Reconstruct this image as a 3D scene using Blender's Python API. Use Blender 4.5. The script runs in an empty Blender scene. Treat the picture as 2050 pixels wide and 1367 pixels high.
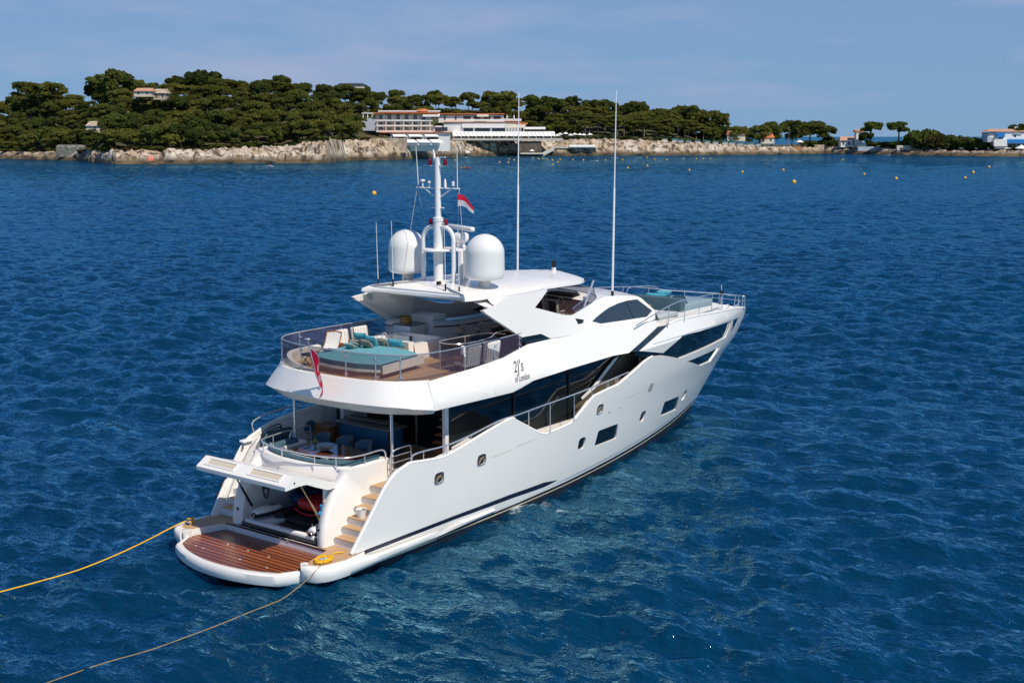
import bpy, bmesh, math, random
import numpy as np
from math import sin, cos, pi, radians, sqrt, atan2
from mathutils import Vector, Matrix, noise
random.seed(7)
SC = bpy.context.scene
COL = SC.collection

# ------------------------------------------------------------------ camera
CAM = Vector((-27.65, -33.65, 15.31))
AZ, PITCH, FPX = radians(37.3), math.atan(410/2500), 2500.0
FW = Vector((cos(AZ)*cos(PITCH), sin(AZ)*cos(PITCH), -sin(PITCH)))
RT = Vector((sin(AZ), -cos(AZ), 0.0))
DN = FW.cross(RT)
cd = bpy.data.cameras.new('camera'); cam = bpy.data.objects.new('camera', cd); COL.objects.link(cam)
cd.sensor_width = 36; cd.lens = 36*FPX/2050; cd.clip_start = 0.5; cd.clip_end = 90000
cam.location = CAM
cam.rotation_euler = Matrix((RT, -DN, -FW)).transposed().to_euler()
SC.camera = cam

# ------------------------------------------------------------------ light
SUN_TO = Vector((-0.17, -0.62, 0.80)).normalized()
SEL = math.asin(SUN_TO.z); SROT = atan2(SUN_TO.x, SUN_TO.y)
sd = bpy.data.lights.new('sun', 'SUN'); sun = bpy.data.objects.new('sun', sd); COL.objects.link(sun)
sd.energy = 4.35; sd.angle = radians(0.53); sd.color = (1.0, 0.93, 0.81)
sun.rotation_euler = SUN_TO.to_track_quat('Z', 'Y').to_euler(); sun.location = (0, 0, 60)
W = bpy.data.worlds.new('World'); SC.world = W; W.use_nodes = True
nt = W.node_tree; nt.nodes.clear()
out = nt.nodes.new('ShaderNodeOutputWorld'); bg = nt.nodes.new('ShaderNodeBackground')
sky = nt.nodes.new('ShaderNodeTexSky'); sky.sky_type = 'NISHITA'; sky.sun_disc = False
sky.sun_elevation = SEL; sky.sun_rotation = SROT; sky.altitude = 0; sky.air_density = 1.0; sky.dust_density = 0.0; sky.ozone_density = 3.0
# thin broken cirrus near the horizon, mixed into the sky by direction
tc = nt.nodes.new('ShaderNodeTexCoord'); mp = nt.nodes.new('ShaderNodeMapping'); mp.inputs['Scale'].default_value = (1.0, 1.0, 6.0)
nz = nt.nodes.new('ShaderNodeTexNoise'); nz.inputs['Scale'].default_value = 5.0; nz.inputs['Detail'].default_value = 7; nz.inputs['Roughness'].default_value = .55
rp = nt.nodes.new('ShaderNodeValToRGB'); rp.color_ramp.elements[0].position = .44; rp.color_ramp.elements[1].position = .72
ml = nt.nodes.new('ShaderNodeMath'); ml.operation = 'MULTIPLY'; ml.inputs[1].default_value = .75
mx = nt.nodes.new('ShaderNodeMix'); mx.data_type = 'RGBA'; mx.inputs[7].default_value = (4.2, 4.9, 6.9, 1)
tint = nt.nodes.new('ShaderNodeMix'); tint.data_type = 'RGBA'; tint.blend_type = 'MULTIPLY'; tint.inputs[0].default_value = 1.0
tint.inputs[7].default_value = (0.15, 0.60, 1.04, 1)
L = nt.links
hz = nt.nodes.new('ShaderNodeMix'); hz.data_type = 'RGBA'; hz.inputs[0].default_value = .68; hz.inputs[7].default_value = (2.75, 3.95, 6.35, 1)   # even summer haze over the clear sky
L.new(tc.outputs['Generated'], mp.inputs[0]); L.new(mp.outputs[0], nz.inputs['Vector']); L.new(nz.outputs['Fac'], rp.inputs[0])
L.new(rp.outputs[0], ml.inputs[0]); L.new(ml.outputs[0], mx.inputs[0]); L.new(sky.outputs[0], tint.inputs[6]); sz = nt.nodes.new('ShaderNodeSeparateXYZ'); L.new(tc.outputs['Generated'], sz.inputs[0]); mr = nt.nodes.new('ShaderNodeMapRange'); mr.inputs['From Min'].default_value = .13; mr.inputs['From Max'].default_value = .27; mr.inputs['To Min'].default_value = .80; mr.inputs['To Max'].default_value = .0; L.new(sz.outputs[2], mr.inputs['Value']); L.new(mr.outputs[0], hz.inputs[0])
L.new(tint.outputs[2], hz.inputs[6]); L.new(hz.outputs[2], mx.inputs[6])
L.new(mx.outputs[2], bg.inputs[0]); bg.inputs[1].default_value = 0.090; L.new(bg.outputs[0], out.inputs[0])
vs = SC.view_settings; vs.view_transform = 'Standard'; vs.look = 'None'; vs.exposure = 0.0; vs.gamma = 1.0; vs.use_curve_mapping = False
SC.cycles.use_denoising = True

# ------------------------------------------------------------------ helpers
def tag(o, label=None, cat=None, group=None, kind=None):
    if label: o['label'] = label
    if cat: o['category'] = cat
    if group: o['group'] = group
    if kind: o['kind'] = kind
    return o
LOC = {}
def empty(name, loc=(0, 0, 0), label=None, cat=None, group=None):
    o = bpy.data.objects.new(name, None); COL.objects.link(o); o.location = loc; o.empty_display_size = .3
    LOC[o] = Vector(loc); return tag(o, label, cat, group)
def dup(root, loc, rotz=None, scale=None, label=None, group=None):
    r_ = root.copy(); COL.objects.link(r_); r_.location = loc
    if rotz is not None: r_.rotation_euler = (0, 0, rotz)
    if scale is not None: r_.scale = scale if hasattr(scale, '__len__') else (scale,)*3
    if label: r_['label'] = label
    if group: r_['group'] = group
    for ch in list(root.children):
        c_ = ch.copy(); COL.objects.link(c_); c_.parent = r_
        for g_ in ch.children:
            d_ = g_.copy(); COL.objects.link(d_); d_.parent = c_
    return r_

_M = {}
def mat(name, col, rough=.5, metal=0., bump=0., bscale=20., var=0., vscale=5., coat=0., trans=0., alpha=1., spec=.5, stretch=None, detail=4, ior=1.45, var2=None):
    """Principled material; var mixes a second tone by object-space noise, bump adds relief."""
    if name in _M: return _M[name]
    m = bpy.data.materials.new(name); m.use_nodes = True; t = m.node_tree; p = t.nodes['Principled BSDF']
    p.inputs['Base Color'].default_value = (*col, 1); p.inputs['Roughness'].default_value = rough; p.inputs['Metallic'].default_value = metal
    p.inputs['Coat Weight'].default_value = coat; p.inputs['Transmission Weight'].default_value = trans; p.inputs['Alpha'].default_value = alpha
    p.inputs['Specular IOR Level'].default_value = spec; p.inputs['IOR'].default_value = ior
    if var or bump:
        co = t.nodes.new('ShaderNodeTexCoord'); mpn = t.nodes.new('ShaderNodeMapping'); t.links.new(co.outputs['Object'], mpn.inputs[0])
        if stretch: mpn.inputs['Scale'].default_value = stretch
    if var:
        n = t.nodes.new('ShaderNodeTexNoise'); n.inputs['Scale'].default_value = vscale; n.inputs['Detail'].default_value = detail
        t.links.new(mpn.outputs[0], n.inputs['Vector'])
        r2 = t.nodes.new('ShaderNodeValToRGB'); c1 = [max(0, c*(1-var)) for c in col]; c2 = [min(1, c*(1+var)) for c in col]
        if var2: c2 = var2; c1 = col
        r2.color_ramp.elements[0].position = .35; r2.color_ramp.elements[1].position = .68
        r2.color_ramp.elements[0].color = (*c1, 1); r2.color_ramp.elements[1].color = (*c2, 1)
        t.links.new(n.outputs['Fac'], r2.inputs[0]); t.links.new(r2.outputs[0], p.inputs['Base Color'])
    if bump:
        n = t.nodes.new('ShaderNodeTexNoise'); n.inputs['Scale'].default_value = bscale; n.inputs['Detail'].default_value = 4
        t.links.new(mpn.outputs[0], n.inputs['Vector'])
        b = t.nodes.new('ShaderNodeBump'); b.inputs['Strength'].default_value = bump; b.inputs['Distance'].default_value = .02
        t.links.new(n.outputs['Fac'], b.inputs['Height']); t.links.new(b.outputs[0], p.inputs['Normal'])
    _M[name] = m; return m
def plank_mat(name, c1, c2, seam, axis, width, rough=.5, seamw=.09, bump=.3):
    """teak planking: a seam every `width` metres along axis 0/1/2 plus grain"""
    if name in _M: return _M[name]
    m = bpy.data.materials.new(name); m.use_nodes = True; t = m.node_tree; p = t.nodes['Principled BSDF']; p.inputs['Roughness'].default_value = rough
    co = t.nodes.new('ShaderNodeTexCoord'); sp = t.nodes.new('ShaderNodeSeparateXYZ'); t.links.new(co.outputs['Object'], sp.inputs[0])
    d = t.nodes.new('ShaderNodeMath'); d.operation = 'DIVIDE'; d.inputs[1].default_value = width; t.links.new(sp.outputs[axis], d.inputs[0])
    f = t.nodes.new('ShaderNodeMath'); f.operation = 'FRACT'; t.links.new(d.outputs[0], f.inputs[0])
    fl = t.nodes.new('ShaderNodeMath'); fl.operation = 'FLOOR'; t.links.new(d.outputs[0], fl.inputs[0])
    lt = t.nodes.new('ShaderNodeMath'); lt.operation = 'LESS_THAN'; lt.inputs[1].default_value = seamw; t.links.new(f.outputs[0], lt.inputs[0])
    wn = t.nodes.new('ShaderNodeTexWhiteNoise'); wn.noise_dimensions = '1D'; t.links.new(fl.outputs[0], wn.inputs['W'])
    mpn = t.nodes.new('ShaderNodeMapping'); s = [2.0]*3; s[axis] = 30.; mpn.inputs['Scale'].default_value = s; t.links.new(co.outputs['Object'], mpn.inputs[0])
    n = t.nodes.new('ShaderNodeTexNoise'); n.inputs['Scale'].default_value = 1.5; n.inputs['Detail'].default_value = 5; t.links.new(mpn.outputs[0], n.inputs['Vector'])
    av = t.nodes.new('ShaderNodeMath'); av.operation = 'ADD'; t.links.new(wn.outputs['Value'], av.inputs[0]); t.links.new(n.outputs['Fac'], av.inputs[1])
    hv = t.nodes.new('ShaderNodeMath'); hv.operation = 'MULTIPLY'; hv.inputs[1].default_value = .5; t.links.new(av.outputs[0], hv.inputs[0])
    a = t.nodes.new('ShaderNodeMix'); a.data_type = 'RGBA'; a.inputs[6].default_value = (*c1, 1); a.inputs[7].default_value = (*c2, 1); t.links.new(hv.outputs[0], a.inputs[0])
    b = t.nodes.new('ShaderNodeMix'); b.data_type = 'RGBA'; b.inputs[7].default_value = (*seam, 1); t.links.new(lt.outputs[0], b.inputs[0]); t.links.new(a.outputs[2], b.inputs[6])
    t.links.new(b.outputs[2], p.inputs['Base Color'])
    _M[name] = m; return m

class MB:
    def __init__(s): s.v = []; s.f = []; s.m = []
    def add(s, vs_, fs, m=0):
        o = len(s.v); s.v += [tuple(map(float, v)) for v in vs_]
        for f in fs: s.f.append([i+o for i in f]); s.m.append(m)
        return s
    def box(s, x0, x1, y0, y1, z0, z1, m=0):
        return s.add([(x0,y0,z0),(x1,y0,z0),(x1,y1,z0),(x0,y1,z0),(x0,y0,z1),(x1,y0,z1),(x1,y1,z1),(x0,y1,z1)],
                     [(3,2,1,0),(4,5,6,7),(0,1,5,4),(1,2,6,5),(2,3,7,6),(3,0,4,7)], m)
    def hexa(s, p, m=0):   # 8 points: bottom ring, top ring
        return s.add(p, [(3,2,1,0),(4,5,6,7),(0,1,5,4),(1,2,6,5),(2,3,7,6),(3,0,4,7)], m)
    def rbox(s, c, size, r=.04, rot=None, seg=2, m=0, taper=None, puff=0.):
        bm = bmesh.new(); bmesh.ops.create_cube(bm, size=1)
        for v in bm.verts:
            v.co = Vector((v.co.x*size[0], v.co.y*size[1], v.co.z*size[2]))
            if taper and v.co.z > 0: v.co.x *= taper; v.co.y *= taper
        r = min(r, min(size)*.48)
        bmesh.ops.bevel(bm, geom=bm.edges[:], offset=r, segments=seg, profile=.5, affect='EDGES')
        R = rot if rot is not None else Matrix.Identity(3)
        c = Vector(c); bm.verts.index_update()
        s.add([R @ v.co + c for v in bm.verts], [[v.index for v in f.verts] for f in bm.faces], m); bm.free(); return s
    def pillow(s, c, size, rot=None, m=0, n=9):
        R = rot if rot is not None else Matrix.Identity(3); c = Vector(c); vs_ = []; fs = []
        for sd_ in (1, -1):
            o = len(vs_)
            for i in range(n):
                for j in range(n):
                    u = -1+2*i/(n-1); v = -1+2*j/(n-1)
                    h = (max(0, (1-u**4)*(1-v**4)))**.55
                    pin = 1-.10*(1-abs(u*v))*max(abs(u), abs(v))**3
                    vs_.append(R @ Vector((u*size[0]*.5*pin, v*size[1]*.5*pin, sd_*h*size[2]*.5))+c)
            for i in range(n-1):
                for j in range(n-1):
                    q = [o+i*n+j, o+(i+1)*n+j, o+(i+1)*n+j+1, o+i*n+j+1]
                    fs.append(q if sd_ > 0 else q[::-1])
        return s.add(vs_, fs, m)
    def prism(s, pts, z0, z1, m=0, m_top=None, top_in=0):
        n = len(pts); a = sum(pts[i][0]*pts[(i+1)%n][1]-pts[(i+1)%n][0]*pts[i][1] for i in range(n))
        if a < 0: pts = pts[::-1]
        o = len(s.v); s.v += [(float(p[0]), float(p[1]), float(z0)) for p in pts]+[(float(p[0]), float(p[1]), float(z1)) for p in pts]
        s.f.append([o+i for i in range(n)][::-1]); s.m.append(m); s.f.append([o+n+i for i in range(n)]); s.m.append(m if m_top is None else m_top)
        for i in range(n): j = (i+1) % n; s.f.append([o+i, o+j, o+n+j, o+n+i]); s.m.append(m)
        return s
    def prism_xz(s, pts, y0, y1, m=0):
        n = len(pts); a = sum(pts[i][0]*pts[(i+1)%n][1]-pts[(i+1)%n][0]*pts[i][1] for i in range(n))
        if a < 0: pts = pts[::-1]
        if y0 > y1: y0, y1 = y1, y0
        o = len(s.v); s.v += [(float(p[0]), float(y0), float(p[1])) for p in pts]+[(float(p[0]), float(y1), float(p[1])) for p in pts]
        s.f.append([o+i for i in range(n)]); s.m.append(m); s.f.append([o+n+i for i in range(n)][::-1]); s.m.append(m)
        for i in range(n): j = (i+1) % n; s.f.append([o+j, o+i, o+n+i, o+n+j]); s.m.append(m)
        return s
    def tube(s, path, r, seg=7, m=0, closed=False, cap=True):
        P = [Vector(p) for p in path]; n = len(P); rr = r if hasattr(r, '__len__') else [r]*n
        o = len(s.v); up = None
        for i, p in enumerate(P):
            if closed: t = P[(i+1) % n]-P[i-1]
            else: t = P[min(i+1, n-1)]-P[max(i-1, 0)]
            t.normalize()
            if up is None:
                up = Vector((0, 0, 1)) if abs(t.z) < .9 else Vector((1, 0, 0))
            a = t.cross(up); a.normalize(); b = a.cross(t); b.normalize(); up = b
            for k in range(seg):
                w = 2*pi*k/seg; q = p+a*cos(w)*rr[i]+b*sin(w)*rr[i]; s.v.append(tuple(q))
        for i in range(n if closed else n-1):
            j = (i+1) % n
            for k in range(seg):
                l = (k+1) % seg; s.f.append([o+i*seg+k, o+j*seg+k, o+j*seg+l, o+i*seg+l]); s.m.append(m)
        if cap and not closed:
            s.f.append([o+k for k in range(seg)]); s.m.append(m); s.f.append([o+(n-1)*seg+k for k in range(seg)][::-1]); s.m.append(m)
        return s
    def lathe(s, prof, c=(0, 0, 0), seg=16, m=0, axis='z'):
        c = Vector(c); n = len(prof); o = len(s.v)
        for (r, z) in prof:
            for k in range(seg):
                w = 2*pi*k/seg
                q = Vector((r*cos(w), r*sin(w), z)) if axis == 'z' else (Vector((z, r*cos(w), r*sin(w))) if axis == 'x' else Vector((r*sin(w), z, r*cos(w))))
                s.v.append(tuple(c+q))
        for i in range(n-1):
            for k in range(seg):
                l = (k+1) % seg; s.f.append([o+i*seg+k, o+i*seg+l, o+(i+1)*seg+l, o+(i+1)*seg+k]); s.m.append(m)
        if prof[0][0] > 1e-4: s.f.append([o+k for k in range(seg)][::-1]); s.m.append(m)
        if prof[-1][0] > 1e-4: s.f.append([o+(n-1)*seg+k for k in range(seg)]); s.m.append(m)
        return s
    def loft(s, rings, closed=False, m=0, caps=False):
        n = len(rings[0]); o = len(s.v)
        for r_ in rings: s.v += [tuple(map(float, p)) for p in r_]
        for i in range(len(rings)-1):
            for k in range(n if closed else n-1):
                l = (k+1) % n; s.f.append([o+i*n+k, o+i*n+l, o+(i+1)*n+l, o+(i+1)*n+k]); s.m.append(m)
        if caps:
            s.f.append([o+k for k in range(n)][::-1]); s.m.append(m); e = o+(len(rings)-1)*n
            s.f.append([e+k for k in range(n)]); s.m.append(m)
        return s
    def mirror_y(s):
        o = len(s.v); nf = len(s.f); s.v += [(x, -y, z) for x, y, z in s.v[:o]]
        for i in range(nf): s.f.append([k+o for k in s.f[i]][::-1]); s.m.append(s.m[i])
        return s
    def build(s, name, mats, parent=None, smooth=35, flipfix=True, weld=0.0):
        off = LOC.get(parent, Vector((0, 0, 0))) if parent is not None else Vector((0, 0, 0))
        me = bpy.data.meshes.new(name)
        me.from_pydata([tuple(Vector(v)-off) for v in s.v], [], s.f)
        mats = mats if isinstance(mats, (list, tuple)) else [mats]
        for mm in mats: me.materials.append(mm)
        me.polygons.foreach_set('material_index', s.m)
        if flipfix or weld:
            bm = bmesh.new(); bm.from_mesh(me)
            if weld: bmesh.ops.remove_doubles(bm, verts=bm.verts, dist=weld)
            if flipfix: bmesh.ops.recalc_face_normals(bm, faces=bm.faces)
            bm.to_mesh(me); bm.free()
        if smooth is not None:
            me.shade_smooth(); me.set_sharp_from_angle(angle=radians(smooth))
        o = bpy.data.objects.new(name, me); COL.objects.link(o); o.parent = parent
        LOC[o] = off; return o

def skin(mb, poly, f, side=-1, thick=.1, dx=.5, holes=(), out=0., m=0, us=None):
    """side plating: polygon in (X,Z), cut fine, laid on the half-breadth surface f(X,Z), given thickness inwards.
    us = stem function: X is then measured as a fraction of the stem so plating runs right up to it"""
    bm = bmesh.new()
    def fw_(x, z): return (x/us(z)*40 if us else x)
    edges = []
    for ring in [poly]+list(holes):
        vs_ = [bm.verts.new((fw_(x, z), 0, z)) for x, z in ring]
        edges += [bm.edges.new((vs_[i], vs_[(i+1) % len(vs_)])) for i in range(len(vs_))]
    bmesh.ops.triangle_fill(bm, use_beauty=True, use_dissolve=False, edges=edges)
    xs_ = [v.co.x for v in bm.verts]; zs_ = [v.co.z for v in bm.verts]
    x = math.floor(min(xs_)/dx)*dx+dx
    while x < max(xs_):
        bmesh.ops.bisect_plane(bm, geom=bm.verts[:]+bm.edges[:]+bm.faces[:], plane_co=(x, 0, 0), plane_no=(1, 0, 0), dist=1e-4); x += dx
    z = math.floor(min(zs_)/.35)*.35+.35
    while z < max(zs_):
        bmesh.ops.bisect_plane(bm, geom=bm.verts[:]+bm.edges[:]+bm.faces[:], plane_co=(0, 0, z), plane_no=(0, 0, 1), dist=1e-4); z += .35
    bm.verts.index_update(); n = len(bm.verts); outer = []; inner = []
    for v in bm.verts:
        zz = v.co.z; xx = v.co.x*us(zz)/40 if us else v.co.x
        b = f(xx, zz); e = .02
        dbx = (f(xx+e, zz)-f(xx-e, zz))/(2*e); dbz = (f(xx, zz+e)-f(xx, zz-e))/(2*e)
        nn = Vector((-dbx, 1, -dbz)); nn.normalize()
        q = Vector((xx, b, zz))+nn*out
        i_ = q-nn*thick; i_.y = max(i_.y, 0.0)
        outer.append((q.x, side*q.y, q.z)); inner.append((i_.x, side*i_.y, i_.z))
    fs = [[v.index for v in f_.verts] for f_ in bm.faces]
    # orient consistently: outward = side*y
    F = []
    for fc in fs:
        a, b_, c_ = [bm.verts[i].co for i in fc[:3]] if False else [Vector(outer[i]) for i in fc[:3]]
        nrm = Vector((0, 0, 0))
        for i in range(len(fc)):
            p1 = Vector(outer[fc[i]]); p2 = Vector(outer[fc[(i+1) % len(fc)]]); nrm += p1.cross(p2)
        if nrm.y*side < 0: fc = fc[::-1]
        F.append(fc)
    if thick <= 0: mb.add(outer, F, m); bm.free(); return mb
    cnt = {}
    for fc in F:
        for i in range(len(fc)): cnt[(fc[i], fc[(i+1) % len(fc)])] = 1
    fs2 = list(F)+[[i+n for i in fc][::-1] for fc in F]
    for (a, b_) in cnt:
        if (b_, a) not in cnt: fs2.append([b_, a, a+n, b_+n])
    mb.add(outer+inner, fs2, m); bm.free(); return mb
def sm(a, b, x):
    t = min(max((x-a)/(b-a), 0.), 1.); return t*t*(3-2*t)
def lerp(a, b, t): return a+(b-a)*t
def interp(x, xs_, ys_): return float(np.interp(x, xs_, ys_))
def arc(c, r, a0, a1, n=8, z=None):
    return [(c[0]+r*cos(lerp(a0, a1, i/n)), c[1]+r*sin(lerp(a0, a1, i/n))) for i in range(n+1)]
def smooth_path(P, n=6, closed=False):
    P = [Vector(p) for p in P]; out_ = []; k = len(P)
    rng = range(k if closed else k-1)
    for i in rng:
        p0 = P[i-1] if (closed or i > 0) else P[0]; p1 = P[i]; p2 = P[(i+1) % k]; p3 = P[(i+2) % k] if (closed or i+2 < k) else P[-1]
        for j in range(n):
            t = j/n; out_.append(.5*((2*p1)+(p2-p0)*t+(2*p0-5*p1+4*p2-p3)*t*t+(3*p1-p0-3*p2+p3)*t**3))
    if not closed: out_.append(P[-1])
    return out_
# a world point seen at photo pixel (x, y), D metres ahead of the camera: used to place the far shore at its real distance
HF = Vector((cos(AZ), sin(AZ), 0))
def at(x, y, D):
    v = FW+RT*((x-1025)/FPX)+DN*((y-683.5)/FPX); return CAM+v*(D/v.dot(HF))
# ------------------------------------------------------------------ materials
WHITE = mat('white_gelcoat', (.84, .805, .755), .25, coat=.25, var=.015, vscale=.35)
WHITE2 = mat('white_paint_satin', (.78, .77, .75), .45)
CREAM = mat('cream_moulding', (.70, .66, .59), .45)
NAVY = mat('navy_stripe', (.012, .016, .035), .25)
ANTIF = mat('dark_antifouling', (.012, .016, .03), .5)
GOLD = mat('pale_gold_line', (.62, .52, .33), .35)
GREYLINE = mat('grey_blue_line', (.30, .36, .42), .4)
GLASS = mat('dark_tinted_glass', (.006, .013, .016), .04, spec=.7, coat=.3)
GLASSB = mat('blue_black_glass', (.03, .045, .06), .05, spec=.6)
BLACK = mat('black_trim', (.012, .013, .016), .35)
RUBBER = mat('black_rubber', (.01, .01, .012), .6)
STEEL = mat('polished_steel', (.78, .78, .77), .24, metal=.75)
SMOKE = mat('smoked_acrylic', (.085, .062, .095), .04, alpha=.50, spec=.5)
GREYPAN = mat('grey_panel', (.35, .35, .33), .5)
TEAK = plank_mat('teak_deck', (.44, .25, .115), (.56, .34, .17), (.10, .06, .035), 1, .075, .6)
TEAKX = plank_mat('teak_step', (.46, .28, .14), (.58, .37, .20), (.16, .09, .05), 0, .075, .6)
PLATTEAK = plank_mat('wet_teak_slats', (.165, .040, .012), (.40, .110, .032), (.022, .008, .004), 0, .23, .28, seamw=.30)
WALNUT = mat('varnished_mahogany', (.12, .036, .018), .12, var=.35, vscale=3, stretch=(6, .6, 6), coat=.6)
BLUEP = mat('blue_bar_front', (.010, .105, .21), .4)
STONE = mat('grey_stone_top', (.16, .17, .16), .25, var=.25, vscale=12)
TEAL = mat('teal_canvas', (.13, .36, .41), .85, bump=.25, bscale=60, var=.06, vscale=6)
TEALD = mat('grey_teal_fabric', (.055, .115, .145), .85, bump=.2, bscale=60, var=.10, vscale=5)
NAVYF = mat('navy_cushion', (.025, .05, .075), .85, bump=.2, bscale=50)
TURQ = mat('turquoise_pillow', (.07, .36, .44), .8, bump=.25, bscale=40, var=.08, vscale=8)
TAUPE = mat('taupe_pillow', (.25, .22, .19), .85, bump=.25, bscale=40, var=.1, vscale=8)
CANVAS = mat('white_canvas', (.74, .71, .66), .8, bump=.2, bscale=60)
PIPING = mat('navy_piping', (.03, .03, .055), .7)
BEIGE = mat('beige_leather', (.50, .42, .34), .6, bump=.15, bscale=60)
LGREY = mat('light_grey_cushion', (.42, .45, .47), .8, bump=.2, bscale=60)
RED = mat('signal_red', (.55, .012, .03), .5)
def cloth_mat(name, col):
    m = bpy.data.materials.new(name); m.use_nodes = True; t = m.node_tree; t.nodes.clear(); o = t.nodes.new('ShaderNodeOutputMaterial'); d = t.nodes.new('ShaderNodeBsdfDiffuse'); tr = t.nodes.new('ShaderNodeBsdfTranslucent'); ms = t.nodes.new('ShaderNodeMixShader'); ms.inputs[0].default_value = .5
    d.inputs['Color'].default_value = (*col, 1); tr.inputs['Color'].default_value = (*col, 1); t.links.new(d.outputs[0], ms.inputs[1]); t.links.new(tr.outputs[0], ms.inputs[2]); t.links.new(ms.outputs[0], o.inputs[0]); return m
FLAGR = cloth_mat('flag_red', (.90, .03, .075))
FLAGW = cloth_mat('flag_white', (.82, .80, .80))
YROPE = mat('yellow_rope', (.80, .44, .01), .7)
TROPE = mat('tan_rope', (.34, .23, .09), .85)
WOODC = mat('orange_brown_wood', (.30, .12, .04), .4, var=.3, vscale=4, stretch=(8, 1, 8))
# ------------------------------------------------------------------ shoreline (photo column -> distance)
SHP = [-500, -250, -60, 0, 150, 230, 400, 560, 650, 690, 800, 930, 1020, 1200, 1400, 1520, 1650, 1700, 1800, 1950, 2050, 2300, 2550]
SHY = [316, 317, 318, 318, 322, 329, 328, 327, 327, 322, 320, 313, 312, 311.5, 311, 309.5, 307.5, 308.5, 310.5, 313, 314, 315, 316]
def shoreD(px): 
    y = interp(px, SHP, SHY); v = FW+RT*((px-1025)/FPX)+DN*((y-683.5)/FPX); return (v*(-CAM.z/v.z)).dot(HF)
# ------------------------------------------------------------------ sea
def make_sea():
    rng = np.random.default_rng(3)
    a0, a1 = AZ-radians(34), AZ+radians(34)
    na = 560; D = [14.0]
    while D[-1] < 1300: D.append(D[-1]*(1.0045 if D[-1] < 75 else 1.0026))
    while D[-1] < 60000: D.append(D[-1]*1.15)
    D = np.array(D); ang = np.linspace(a0, a1, na)
    ang = np.concatenate([np.linspace(AZ-radians(100), a0, 25)[:-1], ang, np.linspace(a1, AZ+radians(100), 25)[1:]]); na = len(ang)
    X = CAM.x+D[:, None]*np.cos(ang)[None, :]; Y = CAM.y+D[:, None]*np.sin(ang)[None, :]; Z = np.zeros_like(X)
    step = np.gradient(D)[:, None]
    wind = AZ+radians(155)
    for i in range(110):
        lam = .55*(6.2/.55)**rng.random(); th = wind+rng.normal(0, .55); k = 2*pi/lam
        a = .0076*lam**.78*(.5+rng.random()); ph = rng.random()*2*pi
        fade = np.clip((lam/step-2.0)/1.5, 0, 1)
        p = k*(X*cos(th)+Y*sin(th))+ph
        sp = np.sin(p); Z += fade*a*(sp+.45*(sp*sp-.5))   # peaked crests, flat troughs
    gust = np.sin(X*.021+1.3*np.sin(Y*.017))*np.sin(Y*.026+X*.008)
    Z *= 1+.25*gust
    Z -= .02
    # foam: how close each point of the surface lies to the hull's waterline or to the rocks
    hx = np.array([0.2, 2.3, 6, 10, 14, 18, 22, 26, 29, 31.5, 33.2]); hy = np.array([2.9, 3.75, 3.72, 3.68, 3.58, 3.32, 2.95, 2.3, 1.6, .8, .1])
    side = np.abs(np.abs(Y)-np.interp(X, hx, hy)); inside = (X > .2) & (X < 33.6)
    lap = np.where(inside & (np.abs(Y) > np.interp(X, hx, hy)-.6), np.clip(1-side/1.5, 0, 1), 0)
    lap = np.maximum(lap*(.35+.65*np.exp(-((X-12.5)/3.2)**2)+.5*np.exp(-((X-31.5)/2.5)**2)), .75*np.exp(-((X-13.5)/3.0)**2-((Y+5.2)/1.3)**2))
    U = (X-CAM.x)*RT.x+(Y-CAM.y)*RT.y; V = (X-CAM.x)*cos(AZ)+(Y-CAM.y)*sin(AZ)
    PXc = 1025+FPX*U/(V*cos(PITCH)+CAM.z*sin(PITCH)+1e-6); sD = np.interp(PXc, np.arange(-500, 2560, 10), [shoreD(p) for p in range(-500, 2560, 10)])
    surf = np.where((V > 300) & (PXc > -450) & (PXc < 2500), np.clip(1-np.abs(sD-V-1.0)/6.0, 0, 1), 0)*.8
    foam = np.maximum(lap, surf).astype(np.float32)
    n = len(D); co = np.stack([X, Y, Z], -1).reshape(-1, 3)
    i, j = np.meshgrid(np.arange(n-1), np.arange(na-1), indexing='ij'); b = (i*na+j).ravel()
    fc = np.stack([b, b+na, b+na+1, b+1], -1)
    me = bpy.data.meshes.new('sea'); me.vertices.add(len(co)); me.vertices.foreach_set('co', co.ravel())
    me.loops.add(fc.size); me.loops.foreach_set('vertex_index', fc.ravel()); me.polygons.add(len(fc))
    me.polygons.foreach_set('loop_start', np.arange(len(fc))*4); me.update(calc_edges=True); me.validate(); me.shade_smooth()
    # make sure normals face up
    if me.polygons[len(fc)//2].normal.z < 0: me.flip_normals()
    at_ = me.attributes.new('foam', 'FLOAT', 'POINT'); at_.data.foreach_set('value', foam.ravel())
    m = bpy.data.materials.new('sea_water'); m.use_nodes = True; t = m.node_tree; t.nodes.clear(); LK = t.links
    outp = t.nodes.new('ShaderNodeOutputMaterial'); dif = t.nodes.new('ShaderNodeBsdfDiffuse'); glo = t.nodes.new('ShaderNodeBsdfGlossy'); mxs = t.nodes.new('ShaderNodeMixShader')
    glo.inputs['Color'].default_value = (.38, .82, 1.0, 1); glo.inputs['Roughness'].default_value = .035
    fr = t.nodes.new('ShaderNodeFresnel'); fr.inputs['IOR'].default_value = 1.333
    mn = t.nodes.new('ShaderNodeMath'); mn.operation = 'MULTIPLY'; mn.inputs[1].default_value = 2.3; cl = t.nodes.new('ShaderNodeMath'); cl.operation = 'MINIMUM'; cl.inputs[1].default_value = .50   # a choppy sea never reaches the mirror-like reflectance of flat water at grazing angles
    LK.new(fr.outputs[0], mn.inputs[0]); LK.new(mn.outputs[0], cl.inputs[0]); LK.new(cl.outputs[0], mxs.inputs[0]); LK.new(dif.outputs[0], mxs.inputs[1]); LK.new(glo.outputs[0], mxs.inputs[2]); LK.new(mxs.outputs[0], outp.inputs[0])
    co_ = t.nodes.new('ShaderNodeTexCoord')
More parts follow.
